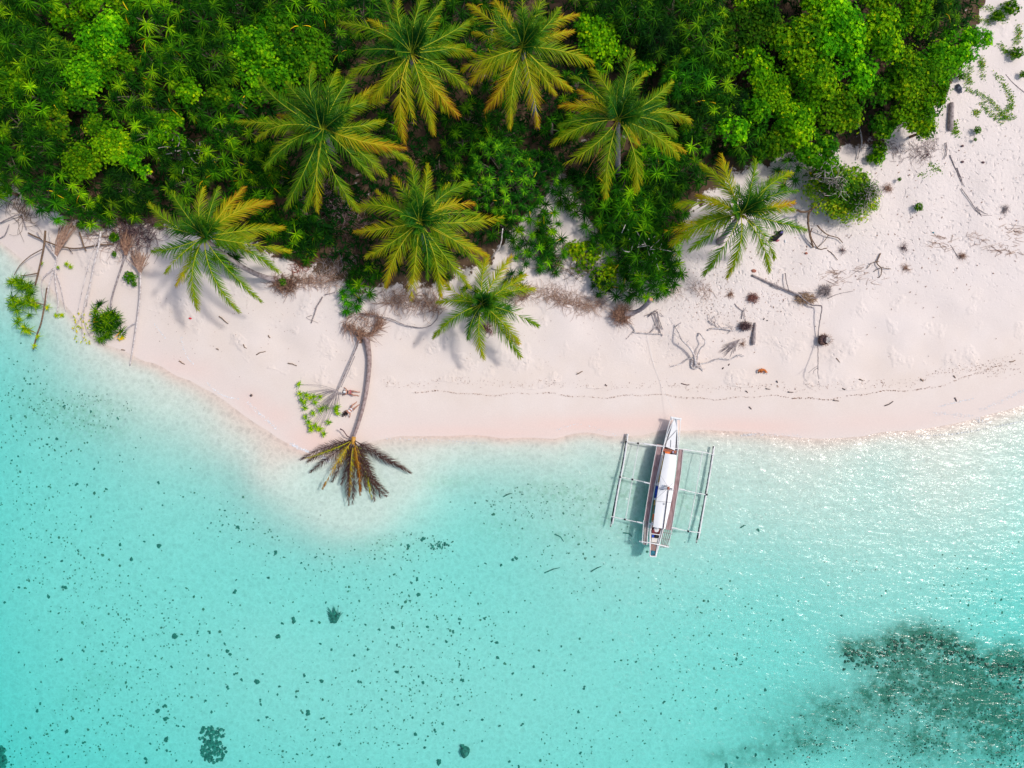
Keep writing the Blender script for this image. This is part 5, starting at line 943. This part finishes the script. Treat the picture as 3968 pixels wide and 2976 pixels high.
pandanus_fallen('fallen pandanus of pale thin stems ending in sparse olive twigs', [(z6((1180,-10,.7),(1150,180,.7),(1100,380,.6),(1050,620,.4),(1000,800,.3),(960,1000,.2)), .085,.05), (z6((1140,80,.6),(1060,300,.5),(990,560,.4),(940,780,.3),(905,950,.2)), .035,.025), (z6((1090,420,.5),(1060,600,.4),(1010,860,.3)), .04,.03), (z6((960,950,.2),(900,1060,.2),(860,1150,.1)), .03,.02), (z6((980,980,.2),(1000,1100,.2),(1060,1230,.1)), .03,.02), (z6((960,1000,.2),(960,1150,.15),(970,1280,.05)), .03,.02)],
   [(*z6((x, y))[0], h, s, t) for x, y, h, s, t in [(random.Random(k).uniform(850, 1060), random.Random(k + 50).uniform(930, 1310), .1, .32, .25) for k in range(34)]], M_TWIG, None, M_PAN, .5, 8, .6)
pandanus_fallen('fallen pandanus with one big round green head at the water edge', [(z6((1475,240,.5),(1430,380,.5),(1370,560,.45),(1310,760,.4),(1295,880,.4)), .075,.06)],
   [(*z6((1235 + q * math.cos(a) * 195, 1060 + q * math.sin(a) * 220))[0],   .3 + .6 * (1 - q), 1.25, t) for a, q, t in [(k * 2.4, math.sqrt((k + .5) / 30) * (.8 + .25 * math.sin(k * 7)), random.Random(k).uniform(-.45, .05)) for k in range(30)]], M_GREYWOOD, [((487,985,.6), [(465,915),(490,900),(520,925)], 34)])
pandanus_fallen('long straight pale pole with root fan, rightmost of the fallen pandanus', [(z6((1640,470,.6),(1640,700,.6),(1620,900,.5),(1590,1120,.4),(1555,1350,.2),(1520,1555,.05)), .075,.05), (z6((1600,1050,.4),(1500,1110,.35),(1420,1190,.3),(1390,1255,.2)), .045,.04)],
   [(*z6((1400,1240))[0], .2, .5, .35), (*z6((1430,1225))[0], .15, .5, .35)], M_TWIG, [((543,1056,.6), [(500,1000),(530,975),(580,1000)], 56)])
wood('fallen_beam', [(z6((330,10,.3),(500,90,.35),(690,160,.4),(900,190,.35),(1150,150,.3),(1330,140,.2)), .06,.05), (z6((930,0,.3),(975,150,.35),(1010,220,.3)), .06,.04), (z6((800,180,.3),(850,250,.2)), .04,.02)], 'brown beam lying across the fallen pandanus poles', 'fallen trunk', M_BRANCH)
wood('fallen_branch', [(from_(0,700,2.011)((0,330,.2),(60,300,.3),(170,260,.4),(190,330,.3),(205,380,.2)), .05,.03), (from_(0,700,2.011)((0,450,.1),(40,420,.2),(70,340,.3)), .04,.03), (from_(0,700,2.011)((60,160,.4),(20,190,.3),(0,210,.3)), .05,.04)], 'grey curved branches on the sand at the left edge', 'branch', M_GREYWOOD)
# two-stem leafy branch beside the fallen palm
BH = [(1160,1490),(1162,1525),(1185,1528),(1200,1540),(1215,1535),(1240,1540),(1182,1560),(1170,1550),(1250,1582),(1265,1580),(1240,1590),(1305,1575),(1310,1600),(1215,1600),(1185,1615),(1195,1635),(1205,1650),(1225,1650),(1240,1660),(1255,1680),(1272,1635),(1205,1665),(1300,1590),(1220,1560),(1180,1580),(1235,1662)]
b1 = [(([(1392,1320,.5),(1372,1370,.4),(1340,1440,.4),(1310,1510,.35)]), .055,.045), ([(1375,1380,.4),(1345,1450,.35),(1322,1500,.3)], .03,.025)]
for k, (x, y) in enumerate(BH): b1.append(([(1308 + (k % 3), 1512, .35), ((1308 + x) / 2 + 6, (1512 + y) / 2 - 8, .45), (x, y, .28)], .020, .012))
pandanus_fallen('grey fallen pandanus with scattered lime-green tufts, beside the two people', b1, [(x, y, .35, .62, random.Random(x).uniform(-.1, .15)) for x, y in BH], M_GREYWOOD, [((1392,1322,.45), [(1380,1285),(1400,1280),(1420,1295)], 24)], n=26, t0=.62, L=.66, col=(3.0,1.9,.7,1))
wood('slim_branch', [(from_(950,700,2.011)((605,905,.1),(560,980,.15),(540,1040,.15),(515,1110,.08)), .05,.04), (from_(950,700,2.011)((620,890,.1),(700,870,.1)), .03,.02), (from_(950,700,2.011)((520,1050,.1),(480,1070,.1),(570,1110,.05)), .02,.01)], 'short pale twin sticks on the sand left of the fallen palm', 'branch', M_GREYWOOD)
# small green shrubs on the sand and bright sprigs
def shrub(px, py, r, label, tint=(1.5,1.4,1,1), src=None, z=.25, cat='plant', name='small_shrub', rough=None):
    s_ = src or BRO; key = near(s_, r * K); lf, tk = s_[key][0]; sc_ = r * K / key; g = G(px, py); o = thing(name, g); tag(o, label, cat, 'small plants on the sand')
    c = link('leaves', lf, o); c.scale = (sc_, sc_, sc_); c.location = (0, 0, z); c.color = tint; c.rotation_euler = (0, 0, px)
    t = link('stem', tk, o); t.scale = (sc_ * .6, sc_ * .6, z / 3.2 + .05); t.location = (0, 0, z)
for x, y, r, lb in ((3775,510,19,'bright green seedling on sand right below the weathered log'),(3769,546,9,'tiny seedling just below the bright green seedling'),(3478,697,10,'tiny green sprig on sand right of the litter patch'),(3550,810,22,'yellow-green sprig with dry stems in the trampled sand'),(3955,292,18,'round green plant at the right edge'),(508,1078,30,'bright lime shrub by the fallen poles'),(528,1105,14,'small lime sprig on the long pale pole'),(1098,1095,20,'lime sprig growing from the bowed palm root ball'),(3400,590,40,'low green bush on sand under the forest edge'),(3365,615,22,'small plant left of the low green bush'),(3930,210,30,'upper creeping plant clump near the right edge'),(3910,40,40,'green clump at the top right corner'),(3860,70,30,'small green clump beside the top right corner clump'),(3712,300,22,'reddish-green creeper tuft above the slate rock'),(3330,700,30,'sparse green bush beside the twiggy bush'),(455,920,26,'hanging green tuft left of the dense dead branch mat'),(450,985,14,'lower hanging green tuft above the long pale pole')):
    shrub(x, y, r, lb, (1.7,1.45,.9,1) if 'lime' in lb or 'bright' in lb else (1.8,1.35,.9,1))
# beach creepers
mb = MB(); rr = random.Random(77)
CR = [[(3740,340),(3800,365),(3850,400),(3880,440),(3900,455)], [(3860,290),(3895,330),(3915,370),(3920,410),(3900,430)], [(3800,400),(3840,440),(3880,465),(3930,450)], [(3870,170),(3900,200),(3930,210)], [(3945,100),(3950,140),(3935,170)], [(3760,60),(3830,90),(3860,60),(3930,30)], [(3790,20),(3850,40),(3900,80)], [(3760,260),(3750,300),(3760,320)], [(3800,260),(3810,230),(3806,310)], [(3775,430),(3790,440)], [(3600,640),(3640,660),(3560,680)], [(3700,470),(3710,520),(3690,500)], [(3300,1000),(3310,1010)]]
for pl in CR[:-1]:
    for _ in range(90 * (len(pl) - 1)):
        t = rr.random() * (len(pl) - 1); i = min(int(t), len(pl) - 2); u = t - i; x = pl[i][0] + (pl[i+1][0] - pl[i][0]) * u + rr.gauss(0, 7); y = pl[i][1] + (pl[i+1][1] - pl[i][1]) * u + rr.gauss(0, 7)
        p = G(x, y, rr.uniform(.02, .08)); a = rr.uniform(0, 6.3); d = Vector((math.cos(a), math.sin(a), .25)) * rr.uniform(.05, .10); s_ = Vector((-d.y, d.x, 0)) * .6; mb.tint = rr.uniform(.3, 1); mb.quad(p, p + d * .5 + s_, p + d, p + d * .5 - s_)
tag(link('beach_creeper', mb.mesh('beach_creeper', M_BRO)), 'low green creeper runners trailing over the top right sand', 'creeper', kind='stuff')
# ------------------------------------------------------------------ seabed rocks, reef, foam
M_CORAL = mat('dark_coral', (.11,.30,.24), (.04,.13,.105), 5, .95, .4); M_WEED = mat('seabed_weed', (.16,.27,.19), (.10,.19,.14), 5, .95, .3)
protoR = []
for k in range(7):
    mb = MB(); r_ = random.Random(k); 
    for j in range(r_.choice((2, 3, 4, 5))): mb.blob((r_.uniform(-.5,.5), r_.uniform(-.45,.45), r_.uniform(0,.12)), r_.uniform(.3,.6), r_.uniform(.3,.55), r_.uniform(.25,.4), k * 9 + j, .3, 9, 6)
    protoR.append(mb.mesh('coral_rock', M_CORAL))
CA = '425,468,20 320,528,18 35,573,12 125,473,14 515,230,12 408,292,12 865,283,18 1045,197,14 792,187,14 1160,780,28 945,812,12 1300,765,14 1385,768,14 1830,795,24 1935,685,22 1860,708,14 1500,880,18 1515,915,16 1550,1040,16 1588,1078,14 1690,1090,28 1500,1130,14 2005,1048,16 2110,1090,20 1825,1175,12 1713,1215,14 1715,1240,13 1040,1280,22 1083,1250,16 1095,1335,24 1350,1218,12 1390,1290,14 1170,1380,14 1100,1475,24 1100,1545,14 2030,1295,20 1760,1325,14 1700,1350,12 435,1415,20 555,1492,16 345,1408,10 245,1280,16 265,1235,10 960,1600,16 965,1630,14 380,765,8 548,888,14 405,940,14 125,897,10 1548,498,16 1815,240,20 1775,245,10 1988,310,12 2083,270,12 1770,403,12 2055,690,12 1130,993,10 990,1012,12 1365,1005,12 1565,75,16 1465,60,10 1840,1125,12 1610,740,9 1480,840,9 2110,840,12 2190,880,12 2150,570,10 1555,420,9 1120,570,7 960,530,8 375,960,7 1120,1550,9 835,1560,9 1165,1610,12 1265,1618,9 1580,1615,9 1950,1190,12 2025,1095,10 1730,1040,10 2115,1340,12 2150,1355,9 2165,1585,12 1955,1570,12 1610,1520,9 1210,1385,10 990,1500,10 1035,1545,12 740,1440,9 865,1380,9 680,1330,9 415,1555,9 200,1460,10 450,1585,10 80,1640,12 570,1650,8 160,980,8'
CBs = '675,1615,26 380,733,18 538,415,14 500,438,12 552,525,18 985,672,14 820,680,14 815,705,12 605,730,14 775,762,12 730,825,12 1065,840,14 1065,935,16 160,1093,18 408,1023,18 578,1097,16 575,150,18 1190,275,16 1175,285,14 1095,325,14 988,313,10 200,713,10 290,748,12 405,850,10 215,880,12 118,915,12 495,993,12 818,975,12 1310,993,12 1168,1035,12 835,1080,14 1225,1178,12 805,1248,12 1485,858,10 1640,1130,16 1510,1018,10 525,1435,20 655,1413,14 705,1368,12 505,1322,12 968,1345,14 1228,1372,14 1605,1290,14 1585,1395,10 2163,1225,12 2145,1300,10 590,1518,14 30,1505,18 175,1280,10 415,1510,12 1145,1618,14 1208,1650,12 1615,1560,14 970,1485,10 1080,1378,12 1825,338,8 2140,445,8 1775,620,8 480,195,14 430,190,8 680,190,14 60,335,9 325,283,9 695,415,9 345,575,10 490,558,8 1140,630,9 1190,632,8 885,738,8 645,845,9 545,1055,10 590,1235,8 1030,825,9 320,1380,8 595,1480,10 840,1515,10 750,1558,9 1545,1480,8 1840,960,8 1980,960,8'
CC = '458,92,14 1005,660,12 320,940,16 345,978,10 510,1145,14 725,558,8 130,560,8 417,608,8 1103,295,8 545,690,8 375,1530,12 440,1570,14 320,1590,14 250,1645,20 2175,170,8 195,868,8 185,460,7 60,600,9 360,1200,8 465,1000,7 565,1440,9 620,1480,8 690,1380,8 515,1510,9'
CD = '918,648,14 370,845,14 445,805,18 597,1160,16 830,1198,16 147,940,12 90,970,12 765,990,12 705,590,14 935,935,10 735,1040,10 1235,1148,16 1268,1318,10 1752,1360,12 1860,1498,16 1735,1478,10 935,1630,16 1240,1640,18 1865,1608,12 685,1160,12 1060,872,10 297,322,8 235,375,12 515,435,8 500,550,14 265,580,12 105,228,9 190,1395,6 275,1380,6 600,980,7 1645,1462,10 1125,1605,10 430,650,7 1315,745,4 1095,800,8'
rocks = []
for s, x0, y0, k in ((CA,0,2000,1.7),(CBs,1300,2000,1.7),(CC,2668,2000,1.7),(CD,0,1300,2.011)):
    for t in s.split():
        a, b_, r_ = map(float, t.split(',')); rocks.append((x0 + a / k, y0 + b_ / k, r_ / k * 1.05))
rr = random.Random(55)
for i, (x, y, r_) in enumerate(rocks):
    o = link('coral_rock', protoR[i % 7]); p = G(x, y); o.location = p; s_ = r_ * K * 1.1; o.scale = (s_, s_ * rr.uniform(.75, 1.1), s_ * .8); o.rotation_euler = (0, 0, rr.uniform(0, 6.3)); tag(o, 'small dark coral rock scattered on the pale seabed under clear turquoise water', 'coral rock', 'small coral rocks on the seabed')
c = G(1802, 2909); mb = MB(); mb.blob(c + Vector((0,0,.15)), .40, .42, .4, 4, .12, 16, 9); mb.blob(c + Vector((-.22,.42,.1)), .16, .15, .2, 5, .2, 10, 6); tag(solo('coral_boulder', mb, M_CORAL, c), 'largest round dark coral head on the seabed at the bottom centre', 'coral rock')
def cluster(name, px, py, rx, ry, n, label, sz=(.06, .2), m=None):
    c = G(px, py); mb = MB(); r_ = random.Random(int(px))
    for _ in range(n):
        a, q = r_.uniform(0, 6.28), math.sqrt(r_.random()); x, y = px + math.cos(a) * q * rx, py + math.sin(a) * q * ry; s_ = r_.uniform(*sz); mb.blob(G(x, y, .03), s_, s_ * r_.uniform(.5, 1), s_ * .6, r_.randint(0, 99), .3, 7, 5, r_.uniform(0, 3))
    tag(solo(name, mb, m or M_CORAL, c), label, 'coral patch')
cluster('coral_patch', 822, 2850, 52, 40, 80, 'speckled upper part of the dark coral patch, bottom left'); cluster('coral_patch', 828, 2915, 50, 44, 110, 'dense lower part of the dark coral patch, bottom left', (.08, .19))
cluster('coral_patch', 5, 2950, 16, 60, 50, 'dark coral at the very bottom left corner', (.12, .3)); cluster('coral_patch', 330, 1590, 200, 75, 130, 'faint speckles of weed on the shallow seabed at left', (.02, .06), M_WEED); cluster('coral_patch', 2120, 1940, 240, 70, 110, 'faint speckles of weed on the seabed left of the boat', (.02, .06), M_WEED); cluster('coral_patch', 1600, 2120, 170, 60, 60, 'loose coral crumbs along the sandbar drop-off', (.03, .07), M_WEED); cluster('coral_patch', 1700, 2115, 40, 16, 40, 'small ragged coral patch right of the sandbar tip', (.04, .10))
c = G(1292, 2390); mb = MB(); r_ = random.Random(3)
for k in range(60):
    a = R(70) + r_.gauss(0, .5); l = r_.uniform(.3, .9); p = c + Vector((r_.uniform(-.25,.25), r_.uniform(-.5,.1), .08)); mb.tube([p, p + Vector((math.cos(a) * l * .5, math.sin(a) * l * .5, .1)), p + Vector((math.cos(a + .3) * l, math.sin(a + .3) * l, .05))], [.04,.03,.012], 4)
tag(solo('sunken_branch', mb, M_CORAL, c), 'dark sunken feathery branch standing on the pale seabed, lower left of centre', 'branch')
mb = MB()
for x0, y0, x1, y1 in ((1950,1925,1985,1912),(2110,2220,2170,2200),(2290,2215,2330,2195),(2870,2045,2890,2036),(2415,2065,2450,2080),(2150,2070,2185,2100)):
    c = G(x0, y0, .05); e = G(x1, y1, .05); mb.tube([c, c.lerp(e, .5) + Vector((.1,.1,0)), e], [.05,.04,.02], 5)
mb2 = mb; tag(link('seaweed_strands', mb2.mesh('seaweed_strands', M_CORAL)), 'thin dark strands of weed drifting over the seabed', 'seaweed', kind='stuff')
# loose seabed rubble and the seagrass reef at the lower right
mb = MB(); rr = random.Random(91); cnt = 0
while cnt < 3000:
    x, y = rr.uniform(-100, 4050), rr.uniform(1250, 3050); p = G(x, y)
    if p.z > -.9 + rr.uniform(-.3, .3) or (x > 2300 and rr.random() < .55): continue
    if math.sin(x / 170 + 2 * math.sin(y / 230)) + rr.uniform(-1, 1) < -.1: continue
    s_ = rr.uniform(.03, .085) * (1.6 if rr.random() < .1 else 1); mb.blob(p, s_, s_ * rr.uniform(.5, 1), s_ * .5, cnt % 20, .3, 6, 4, rr.uniform(0, 3)); cnt += 1
tag(link('seabed_rubble', mb.mesh('seabed_rubble', M_WEED)), 'tiny dark rubble strewn over the sandy seabed', 'rubble', kind='stuff')
mb = MB(); cnt = 0; rr = random.Random(14)
def reef_at(x, y): return max(a * math.exp(-(((x-cx_)/rx)**2 + ((y-cy_)/ry)**2)) for cx_, cy_, rx, ry, a in REEF)
for _ in range(60000):
    if cnt > 1600: break
    x, y = rr.uniform(2800, 4150), rr.uniform(2380, 3060); d = reef_at(x, y) * (0.65 + .5 * math.sin(x / 37 + 2 * math.sin(y / 29)) * math.sin(y / 31 + x / 90))
    if rr.random() > d - .25: continue
    s_ = rr.uniform(.03, .10); mb.blob(G(x, y, .0), s_, s_ * rr.uniform(.5, 1), s_ * .35, cnt % 20, .3, 6, 4, rr.uniform(0, 3)); cnt += 1
RIM = spline([Vector((x, y, 0)) for x, y in ((3280,2545),(3330,2520),(3400,2535),(3470,2490),(3580,2455),(3670,2480),(3740,2535),(3830,2560),(3900,2575),(3990,2555))], 30)
for _ in range(240):
    q_ = rr.choice(RIM); x, y = q_.x + rr.gauss(0, 16), q_.y + abs(rr.gauss(0, 40)) - 8; s_ = rr.uniform(.06, .2); mb.blob(G(x, y, 0), s_, s_ * rr.uniform(.5, 1), s_ * .5, rr.randint(0, 19), .3, 7, 5, rr.uniform(0, 3))
tag(link('seagrass_reef', mb.mesh('seagrass_reef', mat('reef_growth', (.09,.20,.14), (.025,.07,.05), 2, .95))), 'dark mottled seagrass and coral reef at the lower right', 'reef', kind='stuff')
# foam where ripples reach the sand
M_FOAM = mat('foam', (.88,.90,.93), None, 8, .6)
mb = MB(); rr = random.Random(61)
def foam(pts, wd, n):
    P = spline([Vector((x, y, 0)) for x, y in pts], 12)
    for _ in range(n):
        q = rr.choice(P); x, y = q.x + rr.gauss(0, wd) , q.y + rr.gauss(0, wd * .6); p = G(x, y, .012); p.z = max(p.z, .012); s_ = rr.uniform(.010, .028); mb.blob(p, s_ * 1.6, s_, s_ * .25, rr.randint(0, 40), .3, 6, 4, rr.uniform(0, 3))
foam([(1128,1720),(1150,1732),(1180,1745),(1195,1752)], 4, 260); foam([(1235,1762),(1260,1775),(1275,1790)], 5, 200); foam([(805,1485),(850,1525),(890,1540),(925,1545)], 2.5, 130); foam([(700,1300),(712,1350),(730,1390),(750,1410)], 2, 80); foam([(960,1560),(1020,1615),(1070,1660)], 4, 160); foam([(600,1255),(640,1310)], 2, 40)
foam([(3640,1575),(3700,1560),(3770,1545)], 2.5, 90); foam([(3560,1690),(3700,1680),(3850,1655),(3968,1630)], 2, 240); foam([(3620,1600),(3740,1610),(3820,1640)], 8, 150); foam([(3800,1590),(3900,1545),(3968,1510)], 6, 150); foam([(2870,1688),(2950,1683),(3100,1690)], 4, 130); foam([(1500,1700),(1700,1705),(1860,1718)], 2, 80); foam([(2150,1668),(2250,1645),(2400,1690)], 3, 60)
tag(link('sea_foam', mb.mesh('sea_foam', M_FOAM)), 'thin white foam threads along the waterline', 'foam', kind='stuff')
